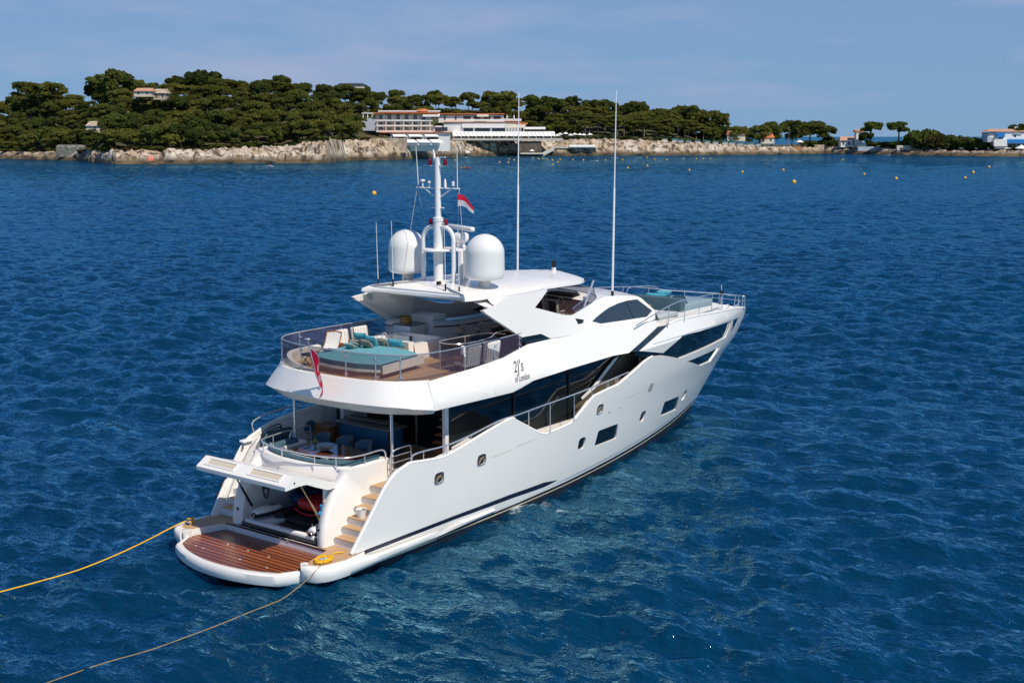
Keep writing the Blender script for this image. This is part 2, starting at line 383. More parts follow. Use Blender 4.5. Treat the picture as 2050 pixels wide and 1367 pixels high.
    n0 = t.nodes.new('ShaderNodeTexNoise'); n0.inputs['Scale'].default_value = .018; n0.inputs['Detail'].default_value = 3; LK.new(co_.outputs['Object'], n0.inputs['Vector'])
    cr = t.nodes.new('ShaderNodeValToRGB'); cr.color_ramp.elements[0].position = .3; cr.color_ramp.elements[1].position = .7
    cr.color_ramp.elements[0].color = (.00003, .0185, .049, 1); cr.color_ramp.elements[1].color = (.00006, .031, .074, 1)
    LK.new(n0.outputs['Fac'], cr.inputs[0]); LK.new(cr.outputs[0], dif.inputs['Color'])
    mpn = t.nodes.new('ShaderNodeMapping'); mpn.inputs['Rotation'].default_value = (0, 0, -(wind)); mpn.inputs['Scale'].default_value = (1.0, .45, 1); LK.new(co_.outputs['Object'], mpn.inputs[0])
    n1 = t.nodes.new('ShaderNodeTexNoise'); n1.inputs['Scale'].default_value = 1.5; n1.inputs['Detail'].default_value = 3; n1.inputs['Roughness'].default_value = .5; LK.new(mpn.outputs[0], n1.inputs['Vector'])
    n2 = t.nodes.new('ShaderNodeTexNoise'); n2.inputs['Scale'].default_value = .35; n2.inputs['Detail'].default_value = 6; n2.inputs['Roughness'].default_value = .62; LK.new(mpn.outputs[0], n2.inputs['Vector'])
    b1 = t.nodes.new('ShaderNodeBump'); b1.inputs['Strength'].default_value = .40; b1.inputs['Distance'].default_value = .16; LK.new(n1.outputs['Fac'], b1.inputs['Height'])
    b2 = t.nodes.new('ShaderNodeBump'); b2.inputs['Strength'].default_value = .9; b2.inputs['Distance'].default_value = 1.0; LK.new(n2.outputs['Fac'], b2.inputs['Height'])
    LK.new(b2.outputs[0], b1.inputs['Normal']); [LK.new(b1.outputs[0], n_.inputs['Normal']) for n_ in (dif, glo, fr)]
    fa = t.nodes.new('ShaderNodeAttribute'); fa.attribute_name = 'foam'; fn = t.nodes.new('ShaderNodeTexNoise'); fn.inputs['Scale'].default_value = 1.1; fn.inputs['Detail'].default_value = 8; fn.inputs['Roughness'].default_value = .72; fn.inputs['Distortion'].default_value = .8; LK.new(co_.outputs['Object'], fn.inputs['Vector'])
    f1 = t.nodes.new('ShaderNodeMath'); f1.operation = 'MULTIPLY_ADD'; f1.inputs[1].default_value = .36; f1.inputs[2].default_value = -.83; LK.new(fa.outputs['Fac'], f1.inputs[0]); f2 = t.nodes.new('ShaderNodeMath'); f2.operation = 'ADD'; LK.new(f1.outputs[0], f2.inputs[0]); LK.new(fn.outputs['Fac'], f2.inputs[1])
    f3 = t.nodes.new('ShaderNodeMath'); f3.operation = 'MULTIPLY'; f3.use_clamp = True; f3.inputs[1].default_value = 5.0; LK.new(f2.outputs[0], f3.inputs[0])
    fd = t.nodes.new('ShaderNodeBsdfDiffuse'); fd.inputs['Color'].default_value = (.62, .68, .70, 1); fm = t.nodes.new('ShaderNodeMixShader'); LK.new(f3.outputs[0], fm.inputs[0]); LK.new(mxs.outputs[0], fm.inputs[1]); LK.new(fd.outputs[0], fm.inputs[2]); LK.new(fm.outputs[0], outp.inputs[0])
    me.materials.append(m)
    o = bpy.data.objects.new('sea', me); COL.objects.link(o); o['kind'] = 'structure'
make_sea()
# ================================================================== THE YACHT (X forward from the stern, Y to port, Z above the water)
yacht = empty('motor_yacht', (0, 0, 0), 'large white three deck motor yacht with its stern garage door raised', 'yacht')
def stem(z): return interp(z, [-1, .85, 2.92, 3.92, 4.84, 5.6, 6.3], [31.3, 33.9, 36.7, 38.45, 39.3, 39.6, 39.5])
def HB(x, z):
    """half breadth of hull and topsides"""
    t = min(max((z-.6)/5., 0), 1); bm_ = 3.75+.45*t**.8
    if z > 5.6: bm_ -= (z-5.6)*.35
    if z < .6: bm_ -= (.6-z)*.25
    u0 = .15+.30*t; n = 2.6-.7*t; e = 1-.15*t; u = x/stem(z)
    if u >= 1: return 0.
    w = max(0, (u-u0)/(1-u0)); return bm_*(1-w**n)**e
def SB(x, z):
    """half breadth of the upper superstructure"""
    b = 3.75-.5*sm(15, 25, x); s = .10+.40*sm(13, 20, x); return b-s*(z-6.85)

# ---- hull plating
bow_notch = [(23.39, 5.0), (25.75, 4.47), (25.9, 4.5), (33.55, 4.40), (33.8, 5.32), (25.48, 5.70), (23.39, 5.13), (20.72, 5.59)]
sheer = [(2.32, .9), (2.75, 1.32), (3.59, 2.22), (4.15, 3.02), (4.55, 3.38), (4.95, 3.56), (5.24, 3.60), (6.2, 3.48), (7.2, 3.43), (8.5, 3.60), (9.8, 3.87), (11.1, 4.18), (11.36, 4.20), (11.5, 4.02),
         (13.2, 3.18), (13.6, 3.06), (14.5, 3.08), (15.5, 3.16), (15.8, 3.26), (16.9, 3.93), (17.2, 4.08), (18.2, 4.18), (19.3, 4.26), (19.8, 4.40), (21.5, 4.98), (21.9, 5.08), (22.3, 5.11)]
lower_edge = [(32.6, 0.15), (28.0, .15), (20, .15), (10, .15), (2.25, .15)]
stem_pts = [(stem(z)*.99999, z) for z in (5.10, 4.84, 4.4, 3.92, 3.4, 2.92, 2.2, 1.5, .85, .5)]
SHX, SHZ = [24.3, 25.6, 28.2, 31.3, 34, 36.2, 37.5, 38.5, 39.3, 39.7], [6.38, 6.44, 6.32, 6.11, 5.93, 5.70, 5.50, 5.33, 5.15, 5.10]
def sheerz(x): return interp(x, SHX, SHZ)
top = [(20.75, 5.62)]+list(zip(SHX[:-2], SHZ[:-2]))+[(39.1, 5.20)]
win_low = [(26.95, 4.12), (33.0, 3.98), (32.1, 3.24), (29.8, 3.40)]
def rr(pts, r=.12, n=3):
    o = []; k = len(pts)
    for i in range(k):
        p0, p1, p2 = Vector(pts[i-1]), Vector(pts[i]), Vector(pts[(i+1) % k])
        a = p1+(p0-p1).normalized()*r; b = p1+(p2-p1).normalized()*r
        for j in range(n+1):
            t = j/n; q = a*(1-t)**2+p1*2*t*(1-t)+b*t*t; o.append((q.x, q.y))
    return o
def oval(cx, cz, w, h, sk=0.0, n=16, p=3.2):
    o = []
    for i in range(n):
        a = 2*pi*i/n; c_, s_ = cos(a), sin(a)
        x = abs(c_)**(2/p)*(1 if c_ > 0 else -1)*w/2; z = abs(s_)**(2/p)*(1 if s_ > 0 else -1)*h/2
        o.append((cx+x+sk*z, cz+z))
    return o
hw1 = rr([(18.02, 1.56), (18.12, 2.30), (20.05, 2.26), (20.18, 1.50)]); hw2 = rr([(25.55, 1.46), (25.5, 2.24), (27.85, 2.10), (28.2, 1.26)])
steel_ports = [(6.79, 2.68), (9.32, 2.86), (17.87, 3.37)]
dark_ports = [(16.75, 2.0), (22.85, 2.04), (28.9, 1.93)]
vent_ports = [(22.87, 3.50)]
slots = [(9.95, 11.3, 2.83), (11.5, 12.85, 2.95), (20.2, 21.7, 3.46)]
holes = [win_low, hw1, hw2]+[oval(x, z, .50, .42) for x, z in steel_ports]+[oval(x, z, .62, .56) for x, z in dark_ports]
stripe_up = [(2.36, .72), (2.36, .87), (7.9, .92), (11.4, .91), (14.05, .83), (15.2, .66), (14.15, .60), (11.8, .70), (7.9, .76)]
sheer = [(2.32, .9), (2.70, 1.42), (3.30, 2.22), (3.85, 2.95), (4.35, 3.36), (4.95, 3.56), (5.24, 3.60), (6.2, 3.50), (7.2, 3.46), (8.7, 3.74), (10.3, 4.06), (11.1, 4.18), (11.36, 4.20), (11.5, 4.02)]+sheer[14:]
sheer_p = sheer[:4]+[(4.35, 3.42), (4.95, 3.66), (5.5, 3.84), (6.5, 4.0), (7.5, 4.1), (8.7, 4.15), (10.3, 4.17)]+sheer[11:]
def outl(sh): return sh+bow_notch[:-1]+top+stem_pts+[(stem(.15)*.99999, .15)]+lower_edge[1:]
mb = MB()
for sd_ in (-1, 1): skin(mb, outl(sheer if sd_ < 0 else sheer_p), HB, sd_, .12, .55, holes, us=stem)
hull = mb.build('hull', WHITE, yacht, smooth=28, flipfix=False)
def dress(name, poly, material, out=.004, thick=.012, parent=hull, f=HB, us=stem, both=True, holes_=()):
    r_ = []
    for sd_ in ((-1, 1) if both else (-1,)):
        q = MB(); skin(q, poly, f, sd_, thick, .55, holes_, out=out, us=us); r_.append(q.build(name, material, parent, smooth=28, flipfix=False))
    return r_
# dark underbody + gold line + boot stripe
def wl_(P): return [(x, max(z-.12*sm(8, 15, x), .10)) for x, z in P]
for sd_ in (-1, 1):
    q = MB()
    skin(q, [(2.2, -.9), (2.2, .145), (31.9, .145), (32.55, .145), (stem(-.9)*.9999, -.9)], HB, sd_, .1, .8, us=stem)
    q.build('underbody', ANTIF, hull, smooth=30, flipfix=False)
dress('waterline_band', wl_([(7.0, .14), (7.0, .20), (10, .222), (16, .332), (23, .442), (29, .562), (33.2, .662), (33.05, .14)]), ANTIF, out=.002, thick=.01)
dress('gold_line', wl_([(2.3, .155), (2.3, .20), (10, .27), (16, .38), (23, .50), (29, .62), (33.2, .72), (33.15, .66), (29, .56), (23, .44), (16, .33), (10, .22)]), GOLD)
dress('boot_stripe', wl_([(2.3, .205), (2.3, .27), (10, .38), (16, .52), (23, .66), (29, .80), (33.4, .92), (33.2, .74), (29, .63), (23, .51), (16, .39), (10, .28)]), NAVY)
dress('grey_line', wl_([(14.5, .62), (16, .68), (23, .84), (29, .99), (33.6, 1.12), (33.55, 1.05), (29, .92), (23, .78), (16, .62)]), GREYLINE)
dress('chine_stripe', stripe_up, NAVY)
def inset(f, d): return lambda x, z: max(f(x, z)-d, .01)
IN = inset(HB, .07)
dress('bow_window', [(20.6, 5.7), (20.5, 5.45), (22.6, 4.9), (25.5, 4.3), (33.7, 4.3), (34.0, 5.45), (25.3, 5.85), (23.3, 5.3)], GLASS, out=0, thick=.03, f=IN)
dress('bow_window', [(26.7, 4.2), (33.2, 4.07), (32.3, 3.1), (29.7, 3.3)], GLASS, out=0, thick=.03, f=IN)
dress('corner_window', [(34.25, 5.28), (35.75, 5.22), (34.55, 4.55)], GLASS, out=.004)
dress('knuckle_groove', [(22.2, 5.755), (27.7, 5.695), (36.4, 5.21), (36.4, 5.17), (27.7, 5.65), (22.2, 5.72)], GREYLINE, out=.003)
dress('hull_window', [(17.9, 1.45), (18.0, 2.4), (20.2, 2.35), (20.3, 1.4)], GLASS, out=0, thick=.03, f=inset(HB, .05))
dress('hull_window', [(25.4, 1.35), (25.35, 2.35), (28.0, 2.2), (28.3, 1.15)], GLASS, out=0, thick=.03, f=inset(HB, .05))
dress('window_mullion', [(33.0, 4.45), (33.3, 5.3), (33.42, 5.3), (33.12, 4.45)], CREAM, out=.02, thick=.06, f=IN)
for x, z in dark_ports: dress('porthole', oval(x, z, .68, .62), GLASS, out=0, thick=.03, f=inset(HB, .06))
for x, z in steel_ports:
    for g, sd_ in zip(dress('porthole', oval(x, z, .58, .50), STEEL, out=.012, thick=.03, holes_=[oval(x, z, .49, .41)]), (-1, 1)):
        q = MB(); skin(q, oval(x, z, .5, .42), inset(HB, .05), sd_, .03, .5, us=stem); q.build('pane', GLASS, hull, smooth=28, flipfix=False)
        q = MB(); yb = HB(x, z)
        q.tube([(x-.14, sd_*(yb-.03), z-.14), (x-.05, sd_*(yb-.01), z+.03), (x+.10, sd_*(yb-.01), z+.07), (x+.14, sd_*(yb-.03), z-.05)], [.05, .065, .06, .045], 7)
        q.build('bollard', mat('bronze_bitt', (.45, .33, .22), .3, metal=.7), hull)
for x, z in vent_ports: dress('vent_recess', oval(x, z, .50, .44), GREYPAN, out=.004)
for a, b, z in slots: dress('exhaust_slot', [(a, z-.03), (a+.05, z+.05), (b, z+.09), (b-.03, z+.01)], CREAM, out=.004)
dress('drain', oval(18.85, 3.02, .07, .10), BLACK, out=.004); dress('drain', oval(19.85, 3.05, .07, .10), BLACK, out=.004)
# caps along the bulwark
def railpath(pts, f, side, dz=0., din=.05): return [(x, side*max(f(x, z)-din, 0), z+dz) for x, z in pts]
for sd_ in (-1, 1):
    sh = sheer if sd_ < 0 else sheer_p
    q = MB(); q.tube(smooth_path(railpath(sh[:12], HB, sd_, .0, .06), 3)+railpath(sh[13:], HB, sd_, 0., .06), .07, 6)
    q.build('bulwark_cap', WHITE, hull, smooth=50)
bow_top = [(x, sheerz(x)) for x in (24.31, 25.58, 28.2, 31.3, 34, 36.2, 37.5, 38.4, 38.9, 39.2)]+[(39.4, 5.12)]
full = railpath(bow_top, HB, -1, .0, .06); full[-1] = (39.38, 0, 5.12)
path = full+[(x, -y, z) for x, y, z in full[:-1][::-1]]
MB().tube(smooth_path(path, 3), .09, 6).build('bow_cap', WHITE, hull, smooth=50)

# ---- upper band, from the stern overhang forward
band_low = [(6.3, 5.36), (9.75, 5.30), (11.1, 5.28), (11.6, 5.36), (12.45, 5.54), (15, 5.64), (18.5, 5.72), (19.81, 5.66)]
band_top = [(23.15, 6.44), (23.4, 6.55), (22.2, 6.72), (18.7, 6.82), (14.3, 6.97), (12.7, 6.96), (10.9, 6.66), (9, 6.54), (7.4, 6.48), (6.3, 6.44)]
mb = MB()
for sd_ in (-1, 1): skin(mb, band_low+band_top, HB, sd_, .1, .55, us=None)
# stern overhang, swept round in plan
def half(pts, z): return [(x, y, z) for x, y in pts]
f_top = [(4.82, 0), (4.83, -.8), (4.90, -1.6), (5.12, -2.5), (5.55, -3.2), (5.95, -3.6), (6.36, -3.90)]
f_fold = [(4.45, 0), (4.47, -.8), (4.56, -1.6), (4.78, -2.8), (5.25, -3.75), (5.72, -4.12), (6.36, -4.19)]
f_low = [(4.95, 0), (4.96, -.8), (4.99, -1.6), (5.22, -2.65), (5.62, -3.35), (6.0, -3.85), (6.36, -4.10)]
zf = [5.62, 5.62, 5.62, 5.62, 5.58, 5.50, 5.38]
def sym(pts): return [(x, -y, z) for x, y, z in pts[::-1]][:-1]+pts
A = sym(half(f_top, 6.44)); Bq = sym([(x, y, z) for (x, y), z in zip(f_fold, zf)]); Cq = sym(half(f_low, 5.24)); A0 = [(x+.35*(1 if True else 0), y*.93, 6.30) for x, y, z in A]
Ai = [(x+.10, y*.985, 6.46) for x, y, z in A]; Dq = [(x+1.2, y*.8, 5.24) for x, y, z in Cq]
A_s = [smooth_path(r_, 4) for r_ in (A0, Ai, A, Bq, Cq, Dq)]
n_ = len(A_s[2]); mid = []
for i in range(n_):   # a fuller section between lip and fold, running fair into the side plating
    p = A_s[2][i].lerp(A_s[3][i], .78); p.y += (1 if p.y > 0 else -1)*.062*sm(5.3, 6.36, p.x); mid.append(p)
A_s.insert(3, mid)
mb.loft(A_s)
for sd_ in (-1, 1):   # shoulder between the band and the deckhouse
    xs_ = [12.6, 13.4, 14.3, 15.5, 17, 18.7, 20, 21.3, 22.3, 23.2]; bz = lambda x: interp(x, [12.6, 14.3, 18.7, 22.2, 23.4], [6.955, 6.965, 6.815, 6.715, 6.54])
    mb.loft([[(x, sd_*(HB(x, bz(x))-.01), bz(x)-.004), (x, sd_*(HB(x, bz(x))-.05), bz(x)+.02), (x, sd_*(SB(x, bz(x)+.08)-.02), bz(x)+.10)] for x in xs_])
band = mb.build('upper_band', WHITE, yacht, smooth=30, flipfix=False)
for sgn in (1, -1):
    q = MB(); q.lathe([(.14, 0), (.13, .02), (0, .02)], (0, 0, 0), 14, axis='x')
    o = q.build('deck_speaker', GREYPAN, band); o.location = (4.93, sgn*1.25, 5.40); o.rotation_euler = (0, radians(-35), radians(180)+sgn*.05)
# diagonal black stripe between band and bow
dress('diagonal_stripe', [(19.85, 5.69), (23.15, 6.42), (24.25, 6.37), (20.8, 5.62)], GLASS, out=-.03, thick=.04, parent=band, us=None)
# ship's name
def text_on(name, body, x0, z0, size, shear=.25, fxz=HB, squeeze=1.0):
    cu = bpy.data.curves.new(name, 'FONT'); cu.body = body; cu.size = size; cu.shear = shear; cu.extrude = 0; cu.resolution_u = 3; cu.offset = .004
    ob = bpy.data.objects.new('tmp_text', cu); COL.objects.link(ob)
    dg = bpy.context.evaluated_depsgraph_get(); me = bpy.data.meshes.new_from_object(ob.evaluated_get(dg)); bpy.data.objects.remove(ob)
    v = [(x0+p.co.x*squeeze, -fxz(x0+p.co.x*squeeze, z0+p.co.y)-.012, z0+p.co.y) for p in me.vertices]
    f = [list(p.vertices) for p in me.polygons]; bpy.data.meshes.remove(me)
    q = MB(); q.add(v, f); return q.build(name, mat('pewter_lettering', (.16, .13, .13), .35), band, smooth=None, flipfix=False)
text_on('ship_name', "2J's", 11.32, 6.02, .62, .38, squeeze=.82)
text_on('ship_name', "of London", 11.25, 5.66, .36, .3, squeeze=.66)

# ---- decks
q = MB(); q.prism([(3.9, -2.3), (5.7, -2.4), (5.7, -3.7), (8, -3.85), (16, -3.7), (20, -3.4), (20, 3.4), (16, 3.7), (8, 3.85), (5.7, 3.7), (5.7, 2.4), (3.9, 2.3)], 2.45, 2.65, 1, 0)
main_deck = q.build('main_deck', [TEAK, WHITE2], yacht, smooth=None)
q = MB(); pl = [(4.95, 0), (5.0, -1.5), (5.25, -2.5), (5.7, -3.15), (6.3, -3.72), (7.4, -3.8), (12, -3.72), (19, -3.5)]
pl2 = pl+[(x, -y) for x, y in pl[::-1][:-1]]
q.prism(pl2, 6.22, 6.36, 1, 0)
upper_deck = q.build('upper_deck', [TEAK, WHITE2], yacht, smooth=None)
q = MB(); so = [(5.4, 0), (5.5, -2.3), (6.2, -3.3), (7.0, -3.95), (11.3, -3.98), (11.3, 3.98), (7.0, 3.95), (6.2, 3.3), (5.5, 2.3)]; q.prism(so, 5.27, 5.33); q.box(11.3, 20.5, -3.95, 3.95, 5.70, 5.75)
q.build('soffit', WHITE2, yacht, smooth=None)
# foredeck
q = MB(); fd = [(23.0, 5.75), ]
edge = [(x, HB(x, min(5.7, sheerz(x)))-.12, min(5.68, sheerz(x)-.22)) for x in (20.5, 23, 26, 28, 30, 32, 34, 35, 36, 37, 37.8, 38.5, 38.95)]
q.loft([[(x, -y, z) for x, y, z in edge], [(x, y, z) for x, y, z in edge]])
foredeck = q.build('foredeck', [WHITE2], yacht, smooth=None)
for sd_ in (-1, 1):
    q = MB()
    e2 = [(x, sd_*(HB(x, 5.7)-.16)) for x in (23.2, 25, 27, 29, 30.5)]; e3 = [(x, sd_*(HB(x, 5.7)-.95)) for x in (30.5, 29, 27, 25, 23.2)]
    q.prism(e2+e3, 5.66, 5.70)
    q.build('side_walkway', TEAK, foredeck, smooth=None)

# ---- saloon on the main deck
q = MB(); q.box(10.1, 22.8, -2.85, 2.85, 2.66, 5.25); saloon = q.build('saloon', mat('interior_darkness', (.02, .018, .016), .6), yacht, smooth=None)  # solid block, the darkness inside the saloon put into its colour
for sd_ in (-1, 1):
    q = MB()
    q.prism_xz([(8.6, 2.66), (22.9, 2.66), (22.9, 5.72), (11.35, 5.72), (11.25, 5.26), (8.6, 5.26)], sd_*2.9, sd_*3.0)
    q.build('saloon_window', GLASS, saloon, smooth=None)
for sd_ in (-1, 1):
    q = MB()
    for xa, xb in ((8.45, 8.62), (12.6, 12.75), (16.6, 16.72)): MB().box(xa, xb, min(sd_*2.9, sd_*3.06), max(sd_*2.9, sd_*3.06), 2.66, 5.25).build('window_pillar', BLACK, saloon)
for sd_ in (-1, 1):
    q = MB()
    q.prism_xz([(8.6, 2.66), (8.6, 3.35), (9.6, 3.55), (10.6, 3.2), (11.5, 3.0), (22.9, 3.0), (22.9, 2.66)], sd_*3.04, sd_*3.10)
    q.build('saloon_sill', WHITE2, saloon)
for sd_ in (-1, 1):
    q = MB()
    q.prism_xz([(17.0, 3.5), (18.6, 4.05), (20.0, 4.85), (21.6, 5.66), (22.85, 5.66), (22.85, 3.0), (17.0, 3.0)], sd_*3.04, sd_*3.09, 0)
    q.prism_xz([(17.6, 3.75), (18.6, 4.10), (19.6, 4.72), (20.6, 5.30), (20.2, 5.24), (19.3, 4.74), (18.4, 4.2), (17.5, 3.85)], sd_*3.10, sd_*3.13, 1)
    q.build('side_panel', [mat('brown_taupe_panel', (.115, .095, .07), .4), WHITE2], saloon)
q = MB()
q.prism_xz([(9.9, 2.66), (9.9, 5.25), (10.0, 5.25), (10.0, 2.66)], -2.4, 2.7); q.build('saloon_door', GLASS, saloon, smooth=None)
q = MB()
for y in (-1.6, -.1, 1.4): q.box(9.86, 9.90, y-.03, y+.03, 2.66, 5.2)
q.box(9.84, 9.9, -2.4, 2.7, 2.66, 2.74); q.build('door_frame', STEEL, saloon)
q = MB(); q.box(8.5, 10.0, 2.7, 2.9, 2.66, 5.25); q.box(9.2, 10.0, 2.9, 3.7, 2.66, 5.25); q.build('bulkhead_panel', WHITE2, saloon)
# stair tower to the upper deck, starboard
q = MB(); q.box(8.25, 8.45, -3.06, -2.92, 2.66, 5.25); q.box(9.3, 9.4, -2.9, -2.0, 2.66, 5.25); q.build('stair_tower', WHITE2, saloon)
for i in range(8): MB().box(8.3+i*.14, 8.62+i*.14, -2.88, -2.1, 2.85+i*.28, 2.89+i*.28).build('stair_tread', WOODC, saloon, smooth=None)
# side-deck inner bulwark lining and steps up to the foredeck (forward end of the side deck)
for sd_ in (-1, 1):
    q = MB()
    q.prism_xz([(20.4, 3.1), (20.4, 3.2), (20.9, 3.2), (20.9, 3.65), (21.4, 3.65), (21.4, 4.1), (21.9, 4.1), (21.9, 4.55), (22.4, 4.55), (22.4, 5.0), (22.8, 5.0), (22.8, 3.3), (20.8, 3.1)], sd_*2.9, sd_*3.2)
    st = q.build('foredeck_stairs', CREAM, yacht, smooth=None)
    for i in range(5): MB().box(20.36+i*.5, 20.92+i*.5, min(sd_*2.92, sd_*3.18), max(sd_*2.92, sd_*3.18), 3.2+i*.45, 3.235+i*.45).build('stair_tread', WOODC, st, smooth=None)
for sd_ in (-1, 1):
    q = MB(); skin(q, [(16.0, 2.70), (16.0, 3.2), (17.0, 3.88), (19.4, 4.2), (21.8, 4.95), (22.3, 4.95), (22.3, 2.7)], inset(HB, .2), sd_, .06, .55)
    q.build('bulwark_lining', WHITE2, yacht)

# ---- upper superstructure (wing, coaming, wheelhouse)
wing = [(9.97, 8.62), (10.12, 8.50), (12.33, 7.29), (13.64, 7.27), (14.3, 6.99), (18.7, 6.84), (22.3, 6.72), (23.3, 6.62), (23.71, 7.07), (22.9, 7.74), (22.6, 7.86), (21.35, 8.01), (20.3, 8.10), (19.68, 8.14), (18.4, 8.02), (17.2, 7.86), (16.2, 7.73), (15.45, 7.84), (13.36, 8.38), (14.45, 8.98), (11.22, 8.93), (10.8, 8.70), (10.3, 8.66)]
pwin = [(17.77, 7.28), (18.2, 7.39), (18.65, 7.48), (19.2, 7.58), (19.7, 7.66), (20.66, 7.745), (21.58, 7.77), (22.5, 7.73), (23.45, 7.10), (22.73, 6.90), (20.6, 6.99), (18.45, 7.10)]
vent = [(16.4, 7.58), (17.16, 7.43), (17.05, 7.31), (16.55, 7.30)]
mb = MB()
for sd_ in (-1, 1): skin(mb, wing, SB, sd_, .16, .5, [pwin, vent] if sd_ < 0 else [pwin])
deckhouse = mb.build('deckhouse', WHITE, yacht, smooth=30, flipfix=False)
ISB = inset(SB, .04)
dress('wheelhouse_window', [(17.6, 7.2), (18.5, 7.55), (19.7, 7.78), (21.6, 7.88), (22.6, 7.83), (23.58, 7.05), (22.7, 6.82), (18.4, 7.02)], GLASSB, out=0, thick=.03, parent=deckhouse, f=ISB, us=None)
dress('window_mullion', [(21.5, 6.93), (21.4, 7.78), (21.46, 7.78), (21.57, 6.93)], BLACK, out=.004, thick=.02, parent=deckhouse, f=ISB, us=None)
dress('air_vent', [(16.3, 7.65), (17.25, 7.47), (17.1, 7.25), (16.5, 7.24)], BLACK, out=0, thick=.02, parent=deckhouse, f=inset(SB, .05), us=None, both=False)
dress('wing_glass', [(12.2, 7.32), (13.64, 7.30), (14.35, 6.97), (12.6, 6.95)], GLASS, out=-.02, thick=.03, parent=deckhouse, f=SB, us=None)
for sd_ in (-1, 1):   # cap closing the wing support up to the hardtop edge
    q = MB(); q.loft([[(x, sd_*(SB(x, z)-.002), z), (x+.1, sd_*3.25, z+.06), (x+.2, sd_*2.9, 8.98)] for x, z in ((10.82, 8.70), (11.22, 8.93), (12.3, 8.945), (13.4, 8.96), (14.45, 8.98))]); q.build('wing_shoulder', WHITE, deckhouse, smooth=60)
# roof of the wheelhouse, crowned
ex = [(16.0, 7.72), (17.2, 7.86), (18.4, 8.02), (19.68, 8.14), (20.3, 8.10), (21.35, 8.01), (22.6, 7.86), (22.9, 7.74), (23.71, 7.07), (23.75, 6.6)]
rings = []
for i, (x, z) in enumerate(ex):
    b = SB(x, z)-.01; cr = .14 if i < 7 else .08; fwdb = 0 if i < 6 else (.5 if i < 8 else .75)
    rings.append([(x+fwdb*(1-(y/10)**2), b*y/10, z+cr*(1-(y/10)**2)-.002) for y in range(-10, 11)])
q = MB(); q.loft(rings[2:]); q.build('wheelhouse_roof', WHITE, deckhouse, smooth=30)
q = MB(); q.loft([[(x+.03, y, z+.02) for x, y, z in rings[7][2:-2]], [(x+.03, y, z+.02) for x, y, z in rings[8][2:-2]]]); q.build('front_windscreen', GLASSB, deckhouse)
# flybridge windscreen
wp = [(16.55, -3.40), (18.0, -3.12), (19.25, -2.72), (19.75, -2.1), (19.95, -1.0), (20.0, 0)]
wpp = wp+[(x, -y) for x, y in wp[::-1][1:]]
zb = [7.80, 7.98, 8.14, 8.20, 8.25, 8.27]; zb = zb+zb[::-1][1:]; zt = [7.98, 8.28, 8.50, 8.52, 8.55, 8.56]; zt = zt+zt[::-1][1:]
lo = smooth_path([(x, y, z) for (x, y), z in zip(wpp, zb)], 3); hi = smooth_path([(x-.12, y*.985, z) for (x, y), z in zip(wpp, zt)], 3)
q = MB(); q.loft([lo, hi]); q.build('flybridge_windscreen', SMOKE, deckhouse, flipfix=False)
q = MB(); q.tube(hi, .025, 6); q.tube(lo, .03, 6); q.build('windscreen_rail', mat('blue_grey_rail', (.25, .32, .40), .25, metal=.6), deckhouse)
for sd_ in (-1, 1):
    q = MB()
    q.tube([(17.5, sd_*3.22, 7.92), (18.9, sd_*2.78, 8.92)], .05, 8)
    q.build('hardtop_strut', STEEL, deckhouse)
# inside of the port wing / bar housing
for sd_ in (-1, 1):
    q = MB()
    q.hexa([(10.6, sd_*3.42, 8.40), (13.0, sd_*3.50, 7.3), (13.0, sd_*2.9, 7.5), (11.2, sd_*2.5, 8.6), (10.5, sd_*3.42, 8.66), (13.0, sd_*3.40, 8.6), (13.0, sd_*2.6, 8.9), (10.6, sd_*2.3, 8.88)])
    q.build('wing_lining', WHITE2, deckhouse)
for sd_ in (1,):
    o = MB().lathe([(.17, 0), (.15, .02), (0, .02)], (0, 0, 0), 16, axis='x').build('wing_speaker', GREYPAN, deckhouse); o.location = (10.52, sd_*3.0, 8.62); o.rotation_euler = (0, radians(15), radians(180))

# ---- hardtop
pl = [(10.05, 0), (10.05, -2.45), (9.80, -2.80), (10.1, -2.95), (11.5, -3.0), (14.5, -2.98), (16.5, -2.86), (18.2, -2.55), (19.2, -2.1), (19.9, -1.5), (20.3, -.8), (20.42, 0)]
pl = pl+[(x, -y) for x, y in pl[::-1][1:-1]]
pl = pl[:5]+[(p.x, p.y) for p in smooth_path([(x, y, 0) for x, y in pl[5:-4]], 3)]+pl[-4:]
def ins(P, d, cx=15.): 
    o = []
    for x, y in P: o.append((x+(d if x < cx-2 else (-d if x > cx+2 else 0))*(1.0), y-(d if y > 0 else -d)*(1 if abs(y) > .05 else 0)))
    return o
P3 = lambda P, z: [(x, y, z) for x, y in P]
r0 = P3(ins(pl, .18), 8.86); r1 = P3(pl, 8.94); r2 = P3(ins(pl, .02), 9.06); r3 = P3(ins(pl, .22), 9.16); r4 = [(x, y*.72, 9.30) for x, y in ins(pl, .5)]; r5 = [(lerp(15, x, .93), y*.35, 9.37) for x, y in ins(pl, .7)]
for r_ in (r0, r1, r2, r3, r4, r5):
    for i, (x, y, z) in enumerate(r_): r_[i] = (x, y, z-.0035*max(0, x-15)**2*1.0-.08*sm(14, 20, x)+ (.0))
q = MB(); q.loft([r0, r1, r2, r3, r4, r5], closed=True, caps=True)
hardtop = q.build('hardtop', WHITE, yacht, smooth=40)
q = MB(); q.box(10.12, 10.2, -2.35, 2.35, 9.10, 9.16); q.build('aft_lip', WHITE2, hardtop)
